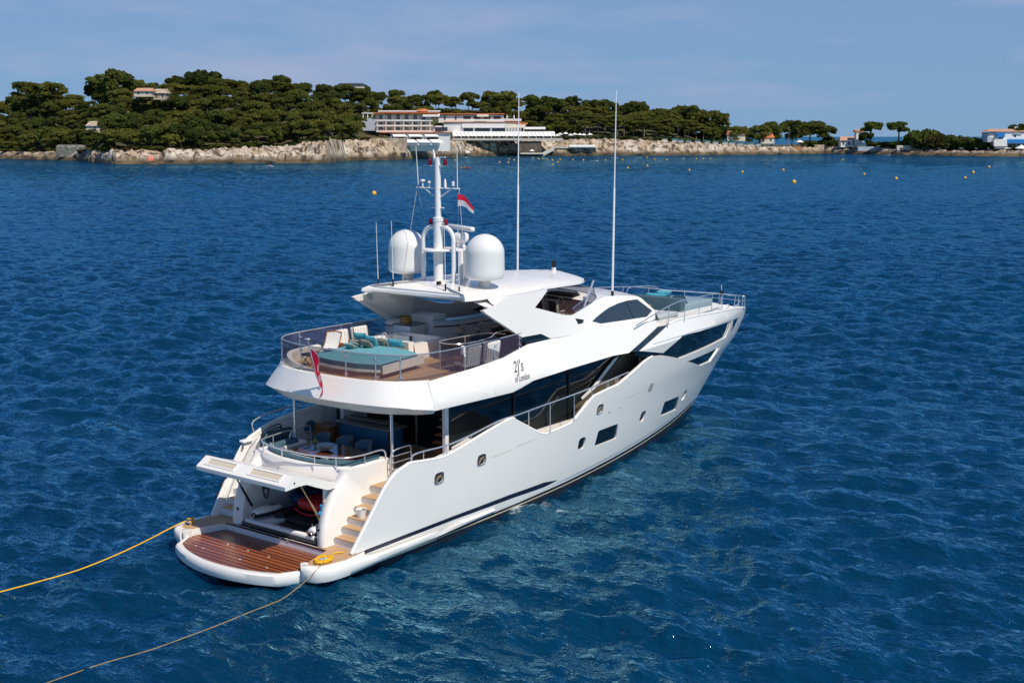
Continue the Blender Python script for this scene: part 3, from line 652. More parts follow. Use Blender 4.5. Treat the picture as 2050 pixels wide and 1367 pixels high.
# satellite domes
def dome(y):
    q = MB(); R = .80
    prof = [(.62, 9.58), (.70, 9.60), (.76, 9.64), (R, 9.74), (R+.005, 9.9), (R-.005, 10.62)]+[(R*cos(a), 10.62+R*sin(a)*1.0) for a in [radians(d) for d in range(6, 90, 7)]]+[(0.01, 10.62+R)]
    q.lathe(prof, (11.92, y, 0), 28); d_ = q.build('satellite_dome', mat('dome_white', (.74, .735, .70), .38), yacht, smooth=60)
    q = MB(); q.lathe([(.24, 9.2), (.24, 9.56), (.3, 9.6)], (11.92, y, 0), 16); q.build('dome_pedestal', mat('pedestal_grey', (.6, .6, .56), .5), d_)
dome(2.12); dome(-2.12)
# mast
q = MB(); q.lathe([(.30, 9.28), (.30, 9.36), (.20, 9.40), (.20, 11.85), (.215, 11.86), (.215, 12.02), (.13, 12.04), (.125, 14.45), (.0, 14.47)], (11.5, 0, 0), 16)
mast = q.build('mast', WHITE2, yacht, smooth=40)
for sd_ in (-1, 1):
    q = MB()
    q.tube([(11.5, sd_*.82, 9.3), (11.5, sd_*.82, 11.1)]+[(11.5, sd_*(.82-.55+.55*cos(a)), 11.1+.55*sin(a)) for a in [radians(d) for d in range(10, 91, 10)]]+[(11.5, 0, 11.66)], .095, 8)
    q.build('mast_arch', WHITE2, mast, smooth=60)
q = MB(); q.lathe([(.0, 10.62), (.62, 10.64), (.66, 10.69), (.62, 10.74), (.0, 10.75)], (11.5, 0, 0), 20); q.prism([(11.5, -.5), (13.2, -.6), (13.5, -.3), (13.5, .3), (13.2, .6), (11.5, .5)], 10.62, 10.70); q.box(12.7, 12.95, -.5, -.25, 9.3, 10.62)
q.tube([(12.2, -.62, 9.3), (12.2, -.62, 10.64)], .10, 8); q.tube([(12.2, .62, 9.3), (12.2, .62, 10.64)], .05, 6)
q.build('radar_platform', WHITE2, mast, smooth=40)
q = MB(); q.rbox((12.9, -.05, 10.83), (.3, .3, .28), .05); q.rbox((12.9, -.05, 11.12), (.55, .6, .42), .16, seg=3)
rad = q.build('radar', WHITE, yacht, smooth=50)
q = MB(); q.rbox((12.9, -.05, 11.52), (.22, 2.3, .20), .08, rot=Matrix.Rotation(radians(-24), 3, 'Z'), seg=3); q.build('scanner_bar', WHITE, rad, smooth=50)
q = MB(); q.tube([(11.5, -1.16, 13.22), (11.5, 1.16, 13.22)], .035, 6)
for sd_ in (-1, 1): q.tube([(11.5, sd_*.72, 13.2), (11.5, sd_*.12, 12.85)], .025, 6)
q.tube([(11.5, -.33, 12.42), (11.5, .33, 12.42)], .028, 6); q.box(11.44, 11.56, -.42, .42, 14.12, 14.15); q.box(11.44, 11.56, -.42, .42, 11.70, 11.73)
q.box(11.46, 11.54, -.42, 0, 14.46, 14.49)
q.build('crosstree', WHITE2, mast)
for z in (14.15, 11.73):
    for sd_ in (-1, 1):
        q = MB(); q.lathe([(.075, z), (.085, z+.02), (.085, z+.21), (.06, z+.24), (0, z+.24)], (11.5, sd_*.40, 0), 10); q.build('navigation_light', mat('dark_red_lens', (.20, .005, .02), .3), mast)
q = MB(); q.lathe([(.03, 13.25), (.03, 13.45), (.11, 13.5), (.10, 13.55), (0, 13.57)], (11.5, .82, 0), 10); q.lathe([(.02, 13.25), (.02, 13.4), (.08, 13.43), (.06, 13.5), (0, 13.51)], (11.5, .45, 0), 10)
q.lathe([(.06, 13.25), (.055, 13.4), (.03, 13.58), (0, 13.62)], (11.5, -.40, 0), 10); q.lathe([(.06, 13.32), (.07, 13.36), (.06, 13.5), (0, 13.52)], (11.5, -.82, 0), 10)
q.tube([(11.5, .16, 14.3), (11.5, .18, 14.6), (11.5, .22, 14.78)], [.06, .05, .03], 6)
q.build('gps_sensor', WHITE2, mast)
for sd_ in (-1, 1):
    q = MB()
    q.tube([(11.5, sd_*1.05, 13.24), (11.42, sd_*1.10, 14.9)], [.022, .012], 5)
    q.build('whip_aerial', WHITE2, mast)
for sd_ in (-1, 1):
    q = MB()
    q.tube([(11.5, sd_*1.13, 13.2), (11.2, sd_*1.75, 9.3)], .009, 4); q.tube([(11.5, sd_*1.10, 13.2), (12.1, sd_*.55, 9.3)], .008, 4)
    q.build('halyard', mat('pale_line', (.6, .58, .52), .7), mast)
# whip aerials on the hardtop and roof
for (x, y, z0, h_) in ((10.35, 2.35, 9.15, 2.65), (10.3, 1.45, 9.2, 2.7), (10.35, -1.35, 9.2, 2.75), (10.3, -2.1, 9.15, 2.75), (12.6, .9, 9.3, 1.7)):
    q = MB(); q.tube([(x, y, z0), (x, y, z0+.28)], .035, 6, m=1); q.tube([(x, y, z0+.2), (x-.06, y, z0+h_)], [.016, .010], 5); q.build('whip_aerial', [WHITE2, BLACK], hardtop)
for sd_ in (-1, 1):
    q = MB(); q.tube([(20.55, sd_*2.74, 8.08), (20.55, sd_*2.74, 8.3)], .07, 8, m=1); q.tube([(20.55, sd_*2.74, 8.25), (20.6, sd_*2.74, 13.0)], [.055, .045], 8); q.tube([(20.6, sd_*2.74, 13.0), (20.66, sd_*2.74, 17.35)], [.034, .020], 6)
    q.build('tall_aerial', [mat('aerial_white', (.8, .8, .8), .4), BLACK], deckhouse)
q = MB(); q.rbox((18.9, -.6, 9.20), (.16, .16, .42), .03); q.lathe([(.10, 9.4), (.10, 9.7), (0, 9.71)], (18.9, -.6, 0), 10, m=1); q.tube([(18.9, -.6, 9.6), (18.9, -.45, 9.62)], .02, 5, m=1); q.build('deck_camera', [WHITE2, BLACK], hardtop)
q = MB(); q.rbox((11.0, -.62, 9.42), (.3, .22, .16), .05); q.lathe([(.07, -.2), (.07, 0)], (10.9, -.62, 9.43), 10, axis='x', m=1); q.build('searchlight', [CREAM, BLACK], hardtop)
# ================================================================== stern: platform, garage, steps, cockpit
q = MB()
pf = smooth_path([(0, 2.62, 0), (-.33, 1.9, 0), (-.58, .9, 0), (-.64, 0, 0), (-.58, -.9, 0), (-.33, -1.9, 0), (0, -2.62, 0)], 4)
pf = [(p.x, p.y) for p in pf]
q.prism([(2.12, 2.66), (.70, 3.08)]+pf+[(.70, -3.08), (2.12, -2.66)], .45, .60)
lowplat = q.build('swim_platform', PLATTEAK, yacht, smooth=None)
edge_in = [(.72, 3.08)]+pf+[(.72, -3.08)]
def offs(P, d):
    o = []
    for i in range(len(P)):
        a = Vector(P[max(i-1, 0)]); b = Vector(P[min(i+1, len(P)-1)]); t = (b-a).normalized(); n = Vector((t.y, -t.x))
        if n.x > 0 and i not in (0, len(P)-1): n = -n
        o.append((P[i][0]+n.x*d, P[i][1]+n.y*d))
    return o
e1 = edge_in
def ctr(P, k): return [(x-k*.9 if abs(y) < 2.9 else x, y*(1+k*.1)) for x, y in P]
prof = [(0, .605), (.05, .632), (.22, .622), (.28, .56), (.285, .36), (.22, .20), (.05, .13), (0, .14)]
q = MB(); q.loft([[(ctr([p], d)[0][0], ctr([p], d)[0][1], z) for d, z in prof] for p in e1], closed=True, caps=True)
q.build('platform_rim', WHITE, lowplat, smooth=40)
for y in (2.0, 1.2, .1, -1.0, -1.8, 1.6, -.4):
    q = MB(); x = .95 if y in (1.2, .1, -1.0) else .15; q.lathe([(.045, .60), (.04, .622), (0, .623)], (x, y, 0), 10); q.build('deck_fitting', STEEL, lowplat)
# fixed quarter platforms
for sd_ in (-1, 1):
    poly = [(2.12, 2.68), (.76, 3.12), (.62, 3.3), (.72, 3.62), (1.1, 3.86), (1.7, 3.95), (2.9, 3.82), (2.9, 2.2), (2.12, 2.2)]
    q = MB(); q.prism([(x, sd_*y) for x, y in poly], .25, .845, 1, 0); fx = q.build('quarter_platform', [TEAKX, WHITE], yacht, smooth=None)
    rp_ = smooth_path([(x, sd_*y, 0) for x, y in [(.80, 3.05), (.56, 3.32), (.68, 3.72), (1.1, 3.98), (1.8, 4.06), (2.6, 4.03), (3.6, 3.98), (5.2, 3.92), (7.5, 3.82), (10.5, 3.66)]], 4)
    rings = []
    for i, p in enumerate(rp_):
        a = rp_[max(i-1, 0)]; b = rp_[min(i+1, len(rp_)-1)]; t = (b-a).normalized(); n = Vector((t.y, -t.x, 0))*(sd_)*-1
        if i == len(rp_)-1 or False: pass
        c = Vector((2.0, 0, 0)); n = n if n.dot(p-c) > 0 else -n
        sc = 1-1.9*sm(2.2, 11.5, p.x); k_ = sm(1.4, 4.0, p.x); k2 = sm(4, 10, p.x)
        zz_ = [lerp(z, z2, k_) for z, z2 in zip((.86, .875, .84, .74, .52, .34, .28), (.62, .665, .655, .62, .50, .36, .30))]
        rings.append([p+n*d*sc+Vector((0, 0, lerp(z, .48, k2*.8))) for d, z in zip((-.16, 0, .10, .15, .14, .06, -.1), zz_)])
    q = MB(); q.loft(rings, closed=True, caps=True); q.build('rub_rail', WHITE, fx, smooth=45)
q = MB(); q.box(2.10, 2.24, -2.68, 2.68, .47, .84); riser = q.build('platform_riser', WHITE2, yacht, smooth=None)
q = MB(); q.box(2.085, 2.16, -2.68, 2.68, .815, .86); q.build('dark_trim', mat('dark_teak_edge', (.06, .022, .012), .4), riser)
for y in (-.35, -.75): MB().box(2.08, 2.2, y-.05, y+.05, .80, .872).build('hinge', STEEL, riser)
# transom block with the open garage
prof = [(2.20, .86), (2.20, 1.25), (2.30, 1.7), (2.52, 2.25), (2.85, 2.75), (3.1, 3.0), (3.34, 3.28), (3.42, 3.44), (5.75, 3.44), (5.75, .86)]
for sd_ in (-1, 1):
    q = MB(); yi, yo = sd_*2.0, sd_*2.5
    rings = []
    for y, dx_ in ((yi, .16), (sd_*2.2, .03), (sd_*2.36, 0.), (sd_*2.46, .06), (sd_*2.5, .16)):
        rings.append([(x+(dx_ if x < 3.4 else 0)*(1 if x < 5 else 0), y, z) for x, z in prof])
    q.loft(rings, closed=True, caps=True); ck = q.build('transom_side', WHITE, yacht, smooth=50)
    MB().lathe([(.07, 0), (.06, .015), (0, .016)], (0, 0, 0), 12, axis='x').build('vent_ring', BLACK, ck).location = (2.27, sd_*2.18, 1.45)
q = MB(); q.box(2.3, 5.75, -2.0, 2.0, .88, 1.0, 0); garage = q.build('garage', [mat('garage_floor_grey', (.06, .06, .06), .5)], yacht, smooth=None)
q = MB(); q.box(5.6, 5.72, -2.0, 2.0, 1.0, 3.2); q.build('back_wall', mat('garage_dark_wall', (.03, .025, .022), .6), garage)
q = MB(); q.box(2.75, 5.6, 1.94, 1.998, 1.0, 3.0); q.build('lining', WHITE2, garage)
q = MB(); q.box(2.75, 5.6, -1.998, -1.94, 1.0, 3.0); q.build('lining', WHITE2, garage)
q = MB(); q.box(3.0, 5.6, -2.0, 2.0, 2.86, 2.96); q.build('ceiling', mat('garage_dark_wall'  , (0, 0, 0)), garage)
q = MB(); q.rbox((2.42, 0, 1.06), (.22, 3.7, .16), .05); q.build('sill', WHITE2, garage)
MB().rbox((3.1, 1.25, 1.06), (1.2, 1.3, .16), .05).build('scooter_ramp', WHITE2, garage)
# sloping transom lid and coaming, bowed aft in plan
yy = [i/8*2.5 for i in range(-8, 9)]
def bow_(y): return .42*(y/2.5)**2
lid = [[(3.16+bow_(y)*.7, y, 2.86) for y in yy], [(3.17+bow_(y)*.7, y, 3.05) for y in yy], [(3.20+bow_(y), y, 3.32) for y in yy], [(3.24+bow_(y), y, 3.43) for y in yy], [(3.32+bow_(y), y, 3.47) for y in yy], [(3.9, y, 3.47) for y in yy], [(3.95, y, 2.66) for y in yy]]
q = MB(); q.loft(lid); coam = q.build('cockpit_coaming', WHITE, yacht, smooth=40, flipfix=True)
for sd_ in (-1, 1):
    q = MB(); q.rbox((4.7, sd_*2.40, 3.08), (1.9, .18, .84), .06); q.build('coaming_side', WHITE, coam, smooth=40)
# raised garage door
dp = [(.60, 3.30), (.58, 3.45), (.64, 3.49), (1.04, 3.75), (1.14, 3.74), (1.55, 3.56), (2.3, 3.32), (2.95, 3.10), (3.12, 2.98), (3.06, 2.88), (2.6, 2.90), (2.0, 3.14), (1.6, 3.32), (1.2, 3.34)]
q = MB(); yw = 2.36
rings = [[(x+.06, -yw-.04, z) if False else (x, -yw, z) for x, z in dp], [(x, yw, z) for x, z in dp]]
q.loft(rings, closed=True, caps=True); gdoor = q.build('garage_door', WHITE, yacht, smooth=30)
for ya, yb in ((.45, 2.05), (-1.95, -.25)):
    nx_, nz_ = -.545, .838; P_ = lambda t, d, y: (lerp(.64, 1.04, t)+nx_*d, y, lerp(3.49, 3.75, t)+nz_*d)
    q = MB()   # raised frame round a shallow recess
    for (t0, t1, y0, y1) in ((.16, .26, ya, yb), (.80, .90, ya, yb), (.26, .80, ya, ya+.07), (.26, .80, yb-.07, yb)): q.hexa([P_(t0, -.01, y0), P_(t1, -.01, y0), P_(t1, -.01, y1), P_(t0, -.01, y1), P_(t0, .03, y0), P_(t1, .03, y0), P_(t1, .03, y1), P_(t0, .03, y1)])
    q.build('light_slot', WHITE, gdoor, smooth=None)
    q = MB(); q.hexa([P_(.26, -.01, ya+.07), P_(.8, -.01, ya+.07), P_(.8, -.01, yb-.07), P_(.26, -.01, yb-.07), P_(.26, .004, ya+.07), P_(.8, .004, ya+.07), P_(.8, .004, yb-.07), P_(.26, .004, yb-.07)]); q.build('slot_panel', mat('slot_tan', (.60, .52, .40), .5), gdoor, smooth=None)
MB().tube([(1.02, -2.365, 3.5), (1.02, -2.37, 3.5)], .04, 8).build('latch_hole', BLACK, gdoor)
for sd_ in (-1, 1):
    q = MB(); q.tube([(1.75, sd_*1.85, 3.2), (2.25, sd_*1.88, 2.35)], .028, 6); q.tube([(2.25, sd_*1.88, 2.35), (2.75, sd_*1.9, 1.5)], .045, 7)
    q.build('gas_strut', BLACK if sd_ > 0 else mat('brass_strut', (.5, .40, .22), .35, metal=.6), gdoor)
# boarding steps
TZ = [(2.72, 1.17), (3.10, 1.47), (3.40, 1.76), (3.76, 2.06), (4.16, 2.35), (4.60, 2.66)]
for sd_ in (-1, 1):
    pts = [(2.72, .85)]
    for i, (x, z) in enumerate(TZ): pts += [(x, z-.03), (TZ[i+1][0] if i < 5 else 5.8, z-.03)]
    pts += [(5.8, .85)]
    q = MB(); q.prism_xz(pts, sd_*2.5, sd_*3.72); steps = q.build('boarding_steps', WHITE2, yacht, smooth=None)
    for i, (x, z) in enumerate(TZ):
        x1 = TZ[i+1][0] if i < 5 else 5.75
        MB().rbox(((x+x1)/2-.02, sd_*3.06, z-.008), (x1-x+.06, .98, .045), .012).build('stair_tread', TEAKX, steps, smooth=None)
    q = MB(); q.tube([(2.75, sd_*3.62, 1.0), (3.5, sd_*3.68, 2.25), (4.3, sd_*3.72, 3.2), (4.7, sd_*3.75, 3.45)], .025, 6); q.build('handrail', STEEL, steps)
# inner lining of the quarter wings
for sd_ in (-1, 1):
    sh = [(2.5, .86), (2.85, 1.35), (3.42, 2.15), (3.95, 2.85), (4.45, 3.25), (5.0, 3.45), (6.3, 3.40 if sd_ < 0 else 3.9), (8.3, 3.6 if sd_ < 0 else 4.05), (8.3, 2.66), (5.0, 2.66), (2.9, .86)]
    q = MB(); q.prism_xz(sh, sd_*3.74, sd_*3.80); q.build('quarter_lining', WHITE2, yacht, smooth=None)
q = MB(); q.rbox((4.3, 3.94, 3.42), (.5, .3, .12), .05); q.build('wing_cap', WHITE2, yacht, smooth=50)
# port hull opening seen from inside the cockpit: steel rim and the sea through a pane
q = MB(); q.add([(7.55+.36*cos(a), 3.735, 3.42+.24*sin(a)) for a in [2*pi*i/18 for i in range(18)]], [list(range(18))]); q.build('fairlead_pane', mat('pane_sea_blue', (.03, .16, .30), .15), yacht, smooth=None)
q = MB(); q.tube([(7.55+.37*cos(a), 3.72, 3.42+.25*sin(a)) for a in [2*pi*i/18 for i in range(18)]], .035, 6, closed=True); q.build('fairlead_ring', STEEL, yacht)
# cleats / fittings on the port wing
q = MB(); q.lathe([(.16, 0), (.15, .03), (.10, .05)], (0, 0, 0), 14, axis='x'); o = q.build('hawse_ring', STEEL, yacht); o.location = (3.72, 3.93, 2.55); o.rotation_euler = (0, radians(-40), radians(180))
for x, z in ((2.62, 1.5), (2.85, 1.85), (3.95, 3.06), (3.1, 2.1)):
    q = MB(); q.tube([(x, 3.9, z), (x+.16, 3.9, z+.24), (x+.06, 3.78, z+.12)], .022, 5, closed=True); q.build('wing_cleat', BLACK, yacht)
# cockpit posts under the overhang
for sd_ in (-1, 1):
    q = MB(); q.tube([(5.69, sd_*2.62, 2.66), (5.69, sd_*2.62, 5.28)], .06, 12); q.build('overhang_post', STEEL, yacht)
# aft rail round the settee
rl = smooth_path([(5.5, 2.52, 3.55), (5.35, 2.52, 3.84), (4.4, 2.46, 3.84), (3.72, 2.30, 3.84), (3.42, 1.9, 3.84), (3.14, .9, 3.84), (3.1, 0, 3.84), (3.14, -.9, 3.84), (3.42, -1.9, 3.84), (3.72, -2.30, 3.84), (4.4, -2.46, 3.84), (5.3, -2.52, 3.84), (5.48, -2.52, 3.5)], 5)
q = MB(); q.tube(rl, .03, 7)
for (x, y) in ((3.45, 1.95), (3.12, .55), (3.2, -1.1), (3.45, -1.95), (4.4, 2.46), (4.4, -2.46)): q.tube([(x, y, 3.45), (x, y, 3.84)], .022, 6)
q.build('settee_rail', STEEL, yacht)
# boarding gates
for sd_ in (-1, 1):
    q = MB(); g = [(5.55, 2.85), (5.50, 3.5), (5.62, 3.72), (5.9, 3.80), (6.45, 3.80), (6.62, 3.70), (6.62, 2.95), (6.4, 2.80), (5.7, 2.78)]
    q.tube(smooth_path([(x, sd_*2.72, z) for x, z in g], 3, closed=True), .028, 6, closed=True)
    for z in (3.05, 3.30, 3.55): q.tube([(5.53, sd_*2.72, z), (6.62, sd_*2.72, z)], .018, 5)
    q.build('boarding_gate', STEEL, yacht)
# bulwark rails
for sd_ in (-1, 1):
    if sd_ < 0: R_ = [(5.25, 3.62), (5.3, 3.86), (5.9, 3.90), (7.2, 3.86), (8.7, 3.99), (10.4, 4.22), (11.4, 4.24), (11.7, 4.24), (13.4, 4.32), (15.2, 4.39), (16.9, 4.47), (18.6, 4.56), (20.4, 4.65)]
    else: R_ = [(4.75, 3.70), (4.7, 4.05), (5.0, 4.2), (5.85, 4.33), (7.5, 4.38), (9.5, 4.42), (11.7, 4.45), (15.2, 4.45), (20.4, 4.65)]
    q = MB(); q.tube(smooth_path([(x, sd_*(HB(x, 4)-.08), z) for x, z in R_], 3), .032, 6)
    sh = sheer if sd_ < 0 else sheer_p
    for x in (5.9, 7.2, 8.7, 10.2, 12.4, 13.9, 15.7, 17.1, 18.4, 18.55, 19.2, 19.35):
        zb_ = interp(x, [p[0] for p in sh[:-1]], [p[1] for p in sh[:-1]]); zt_ = interp(x, [p[0] for p in R_[1:]], [p[1] for p in R_[1:]])
        if zt_ > zb_+.02: q.tube([(x, sd_*(HB(x, 4)-.07), zb_), (x, sd_*(HB(x, 4)-.08), zt_)], .02, 5)
    q.build('bulwark_rail', STEEL, yacht)
# built-in cockpit seating and bar
q = MB()
def ucush(z0, z1, w, m=0):
    inner = []
    outer = [(5.4, 2.28), (4.3, 2.2), (3.85, 1.9), (3.52, .9), (3.46, 0), (3.52, -.9), (3.85, -1.9), (4.3, -2.2), (5.4, -2.28)]
    inn = [(5.4, 2.28-w), (4.45, 2.2-w), (4.15+w*.3, 1.6-w*.3), (3.52+w, .8), (3.46+w, 0), (3.52+w, -.8), (4.15+w*.3, -1.6+w*.3), (4.45, -2.2+w), (5.4, -2.28+w)]
    return outer, inn
o_, i_ = ucush(0, 0, .62); rings = []
for (a, b) in zip(smooth_path([(x, y, 0) for x, y in o_], 3), smooth_path([(x, y, 0) for x, y in i_], 3)): rings.append([(a.x, a.y, 2.66), (a.x, a.y, 3.05), (b.x, b.y, 3.05), (b.x, b.y, 2.66)])
q.loft(rings, closed=True, caps=True); settee = q.build('cockpit_settee', WHITE2, yacht, smooth=30)
rings = [[(a.x, a.y, 3.05), (a.x, a.y, 3.17), (a.x+(b.x-a.x)*.5, a.y+(b.y-a.y)*.5, 3.2), (b.x, b.y, 3.17), (b.x, b.y, 3.05)] for a, b in zip(smooth_path([(x, y, 0) for x, y in o_], 3), smooth_path([(x, y, 0) for x, y in i_], 3))]
q = MB(); q.loft(rings, closed=True, caps=True); q.build('seat_cushion', TEALD, settee, smooth=40)
o2, i2 = ucush(0, 0, .2); rings = [[(a.x-.1, a.y*1.02, 3.3), (a.x-.14, a.y*1.04, 3.56), (a.x-.05, a.y*1.0, 3.63), (b.x-.05, b.y, 3.56), (b.x, b.y, 3.2)] for a, b in zip(smooth_path([(x, y, 0) for x, y in o2], 3), smooth_path([(x, y, 0) for x, y in i2], 3))]
q = MB(); q.loft(rings, closed=True, caps=True); q.build('back_cushion', TEALD, settee, smooth=40)
q = MB(); q.rbox((5.6, 3.35, 3.12), (1.6, .62, .22), .09, seg=3); q.rbox((5.6, 3.6, 3.42), (1.6, .2, .5), .08, seg=3); q.build('port_seat', TEALD, settee, smooth=50)
q = MB()
for z in (3.62, 3.74): q.tube(smooth_path([(4.55, 3.2, 3.4), (4.5, 3.25, z), (5.2, 3.6, z+.08), (5.9, 3.72, z+.1), (6.0, 3.72, 3.5)], 4), .025, 6)
q.build('seat_rail', mat('dark_steel', (.08, .085, .09), .25, metal=.8), settee)
q = MB(); q.rbox((8.35, 1.0, 3.2), (.85, 2.75, 1.1), .03, m=0); bar = q.build('cockpit_bar', [BLUEP], yacht)
q = MB(); q.rbox((8.32, 1.0, 3.79), (1.15, 3.05, .07), .02); q.rbox((8.5, 1.1, 3.90), (.5, 2.5, .03), .01); q.build('bar_top', STONE, bar)
for y in (-.40, 2.40): MB().box(7.90, 7.96, y-.04, y+.04, 2.66, 3.76).build('bar_edge', WALNUT, bar)
q = MB(); q.rbox((8.0, 3.2, 3.08), (.7, .9, .84), .03); q.build('wood_cabinet', WOODC, yacht)

# loose things in the cockpit
tb = empty('dining_table', (5.45, .6, 2.66), 'long glossy mahogany dining table in the shaded stern cockpit', 'table')
pts = rr([(4.75, 2.3), (6.05, 2.55), (6.45, .7), (6.05, -1.1), (4.85, -1.05), (4.55, .7)], .4, 5)
MB().prism(pts, 3.28, 3.345).build('tabletop', WALNUT, tb, smooth=None)
for y in (-.3, 1.5): MB().lathe([(.32, 2.66), (.3, 2.7), (.09, 2.78), (.09, 3.2), (.25, 3.28)], (5.5, y, 0), 14).build('pedestal', STEEL, tb)
def tub_chair(x, y, label, base=None):
    r_ = empty('tub_chair', (x, y, 2.66), label, 'chair', 'tub chairs along the cockpit table')
    q = MB(); q.rbox((x, y, 3.05), (.52, .54, .14), .05, seg=3); q.build('seat', TEALD, r_, smooth=50)
    n = 14; rings = []
    for i in range(n+1):
        a = radians(-105+210*i/n); h_ = .30+.14*cos(a*.85); c_, s_ = cos(a), sin(a)
        rings.append([(x+.27*c_, y+.29*s_, 3.0), (x+.30*c_, y+.32*s_, 3.05+h_), (x+.345*c_, y+.365*s_, 3.05+h_), (x+.33*c_, y+.35*s_, 2.95)])
    q = MB(); q.loft(rings, closed=True, caps=True); q.build('backrest', mat('chair_blue_grey', (.10, .20, .26), .7), r_, smooth=40)
    q = MB(); q.tube([(r2[2][0], r2[2][1], r2[2][2]) for r2 in rings], .022, 6); q.build('wood_rim', WOODC, r_)
    for dx_ in (-.2, .2):
        for dy_ in (-.2, .2): MB().tube([(x+dx_, y+dy_, 2.98), (x+dx_*1.2, y+dy_*1.2, 2.66)], [.025, .018], 6).build('leg', WOODC, r_)
    return r_
tub_chair(6.85, .0, 'blue tub chair at the cockpit table, nearest the starboard post')
tub_chair(6.9, 1.1, 'blue tub chair at the middle of the cockpit table, before the blue bar')
tub_chair(6.75, 2.2, 'blue tub chair at the far port end of the cockpit table')
# driftwood bowl and bottle
r_ = empty('driftwood_bowl', (5.3, .55, 3.345), 'pale driftwood and shell arrangement on the mahogany table', 'ornament')
q = MB(); q.lathe([(.05, 3.346), (.20, 3.38), (.34, 3.45), (.31, 3.45), (.16, 3.40), (0, 3.385)], (5.3, .55, 0), 16); q.build('bowl', mat('driftwood', (.46, .38, .28), .8, bump=.3, bscale=25), r_)
q = MB(); rnd = random.Random(4)
for k in range(9):
    a = rnd.random()*6.28; l = rnd.uniform(.15, .42); q.tube([(5.3, .55, 3.44), (5.3+l*.5*cos(a), .55+l*.5*sin(a), 3.48+rnd.random()*.06), (5.3+l*cos(a), .55+l*sin(a), 3.47+rnd.random()*.08)], [.035, .03, .012], 5)
q.build('driftwood', mat('driftwood', (0, 0, 0)), r_)
r_ = empty('bottle', (5.95, 1.75, 3.345), 'green wine bottle with a yellow label on the table', 'bottle')
MB().lathe([(.04, 3.346), (.042, 3.36), (.042, 3.55), (.015, 3.62), (.014, 3.70), (0, 3.70)], (5.95, 1.75, 0), 12).build('bottle_glass', mat('green_glass', (.03, .14, .03), .1), r_)
MB().lathe([(.0435, 3.40), (.0435, 3.50)], (5.95, 1.75, 0), 12).build('paper_label', mat('label_yellow', (.62, .60, .12), .6), r_)
# cushions with a knitted white pattern on the settee
def cushion(name, c, size, rot, material, label, cat='cushion', group=None):
    q = MB(); L_ = Vector(c); q.pillow(c, size, rot); o = q.build(name, material, None, smooth=60); 
    for v in o.data.vertices: v.co -= L_
    o.location = L_; tag(o, label, cat, group); return o
def R3(x=0, y=0, z=0): return (Matrix.Rotation(radians(z), 3, 'Z') @ Matrix.Rotation(radians(y), 3, 'Y') @ Matrix.Rotation(radians(x), 3, 'X'))
def speckle_mat():
    m = mat('speckled_cushion', (.045, .055, .075), .85, var=.1, vscale=26, var2=(.66, .66, .66), detail=2); return m
cushion('scatter_cushion', (3.78, 1.15, 3.5), (.5, .34, .16), R3(0, 62, 0), speckle_mat(), 'speckled white and navy cushion behind the middle of the settee rail')
cushion('scatter_cushion', (3.75, -1.1, 3.5), (.5, .34, .16), R3(0, 62, 0), speckle_mat(), 'speckled white and navy cushion at the starboard corner of the settee')
cushion('scatter_cushion', (3.95, 1.95, 3.5), (.5, .34, .16), R3(0, 60, -35), speckle_mat(), 'speckled white and navy cushion at the port corner of the settee')

# water toys in the garage
def scooter(x, y, rz, label):
    zs = 1.30 if y > 0 else 1.16
    r_ = empty('sea_scooter', (x, y, zs-.12), label, 'sea scooter', 'sea scooters in the garage')
    R = Matrix.Rotation(rz, 3, 'Z')
    prof_ = [(-.62, .06), (-.60, .17), (-.45, .22), (-.1, .26), (.3, .24), (.55, .16), (.66, .05)]
    def ring(px_, w, z0, z1, k=12): return [tuple(R @ Vector((px_, w*cos(2*pi*i/k), (z0+z1)/2+(z1-z0)/2*sin(2*pi*i/k)))+Vector((x, y, zs))) for i in range(k)]
    q = MB(); q.loft([ring(a, w*.95, .02, .10+w*.7) for a, w in prof_], closed=True, caps=True); q.build('scooter_shell', WHITE2, r_, smooth=50)
    q = MB(); q.loft([ring(a*.97, w*.9, -.10, .08) for a, w in prof_], closed=True, caps=True); q.build('scooter_base', mat('scooter_navy', (.012, .018, .045), .35), r_, smooth=50)
    q = MB(); q.tube([tuple(R @ Vector((-.68, 0, .02))+Vector((x, y, zs))), tuple(R @ Vector((-.5, 0, .02))+Vector((x, y, zs)))], .115, 14); q.build('jet_nozzle', BLACK, r_)
    q = MB(); q.tube([tuple(R @ Vector((-.685, .10*cos(a), .02+.10*sin(a)))+Vector((x, y, zs))) for a in [2*pi*i/14 for i in range(14)]], .016, 5, closed=True); q.build('nozzle_ring', STEEL, r_)
    q = MB(); q.loft([ring(a, w*.55, .16, .17+w*.48, 8) for a, w in [(-.05, .2), (.15, .24), (.35, .2)]], closed=True, caps=True); q.build('grip_pad', mat('scooter_navy', (0, 0, 0)), r_, smooth=50)
scooter(3.0, 1.30, radians(-8), 'white sea scooter lying at the port side of the open garage')
scooter(2.98, -1.62, radians(6), 'white sea scooter lying at the starboard side of the open garage')
r_ = empty('towable_float', (4.4, -.1, 1.0), 'blue and red inflatable towable float stored deep in the garage', 'inflatable')
q = MB(); q.tube(smooth_path([(4.4+.5*cos(a), .55+.55*sin(a), 1.72) for a in [2*pi*i/8 for i in range(8)]], 3, closed=True), .22, 9, closed=True); q.build('float_tube', mat('float_blue', (.008, .025, .10), .5), r_, smooth=60)
q = MB(); q.rbox((4.0, -.55, 1.74), (1.2, 1.5, .40), .18, seg=3); q.build('float_cushion', mat('float_red', (.55, .02, .02), .4), r_, smooth=60)
q = MB(); q.tube(smooth_path([(3.7, .6, 1.42), (3.62, .1, 1.34), (3.6, -.4, 1.34), (3.75, -.8, 1.45)], 4), .045, 6); q.build('float_trim', RED, r_)
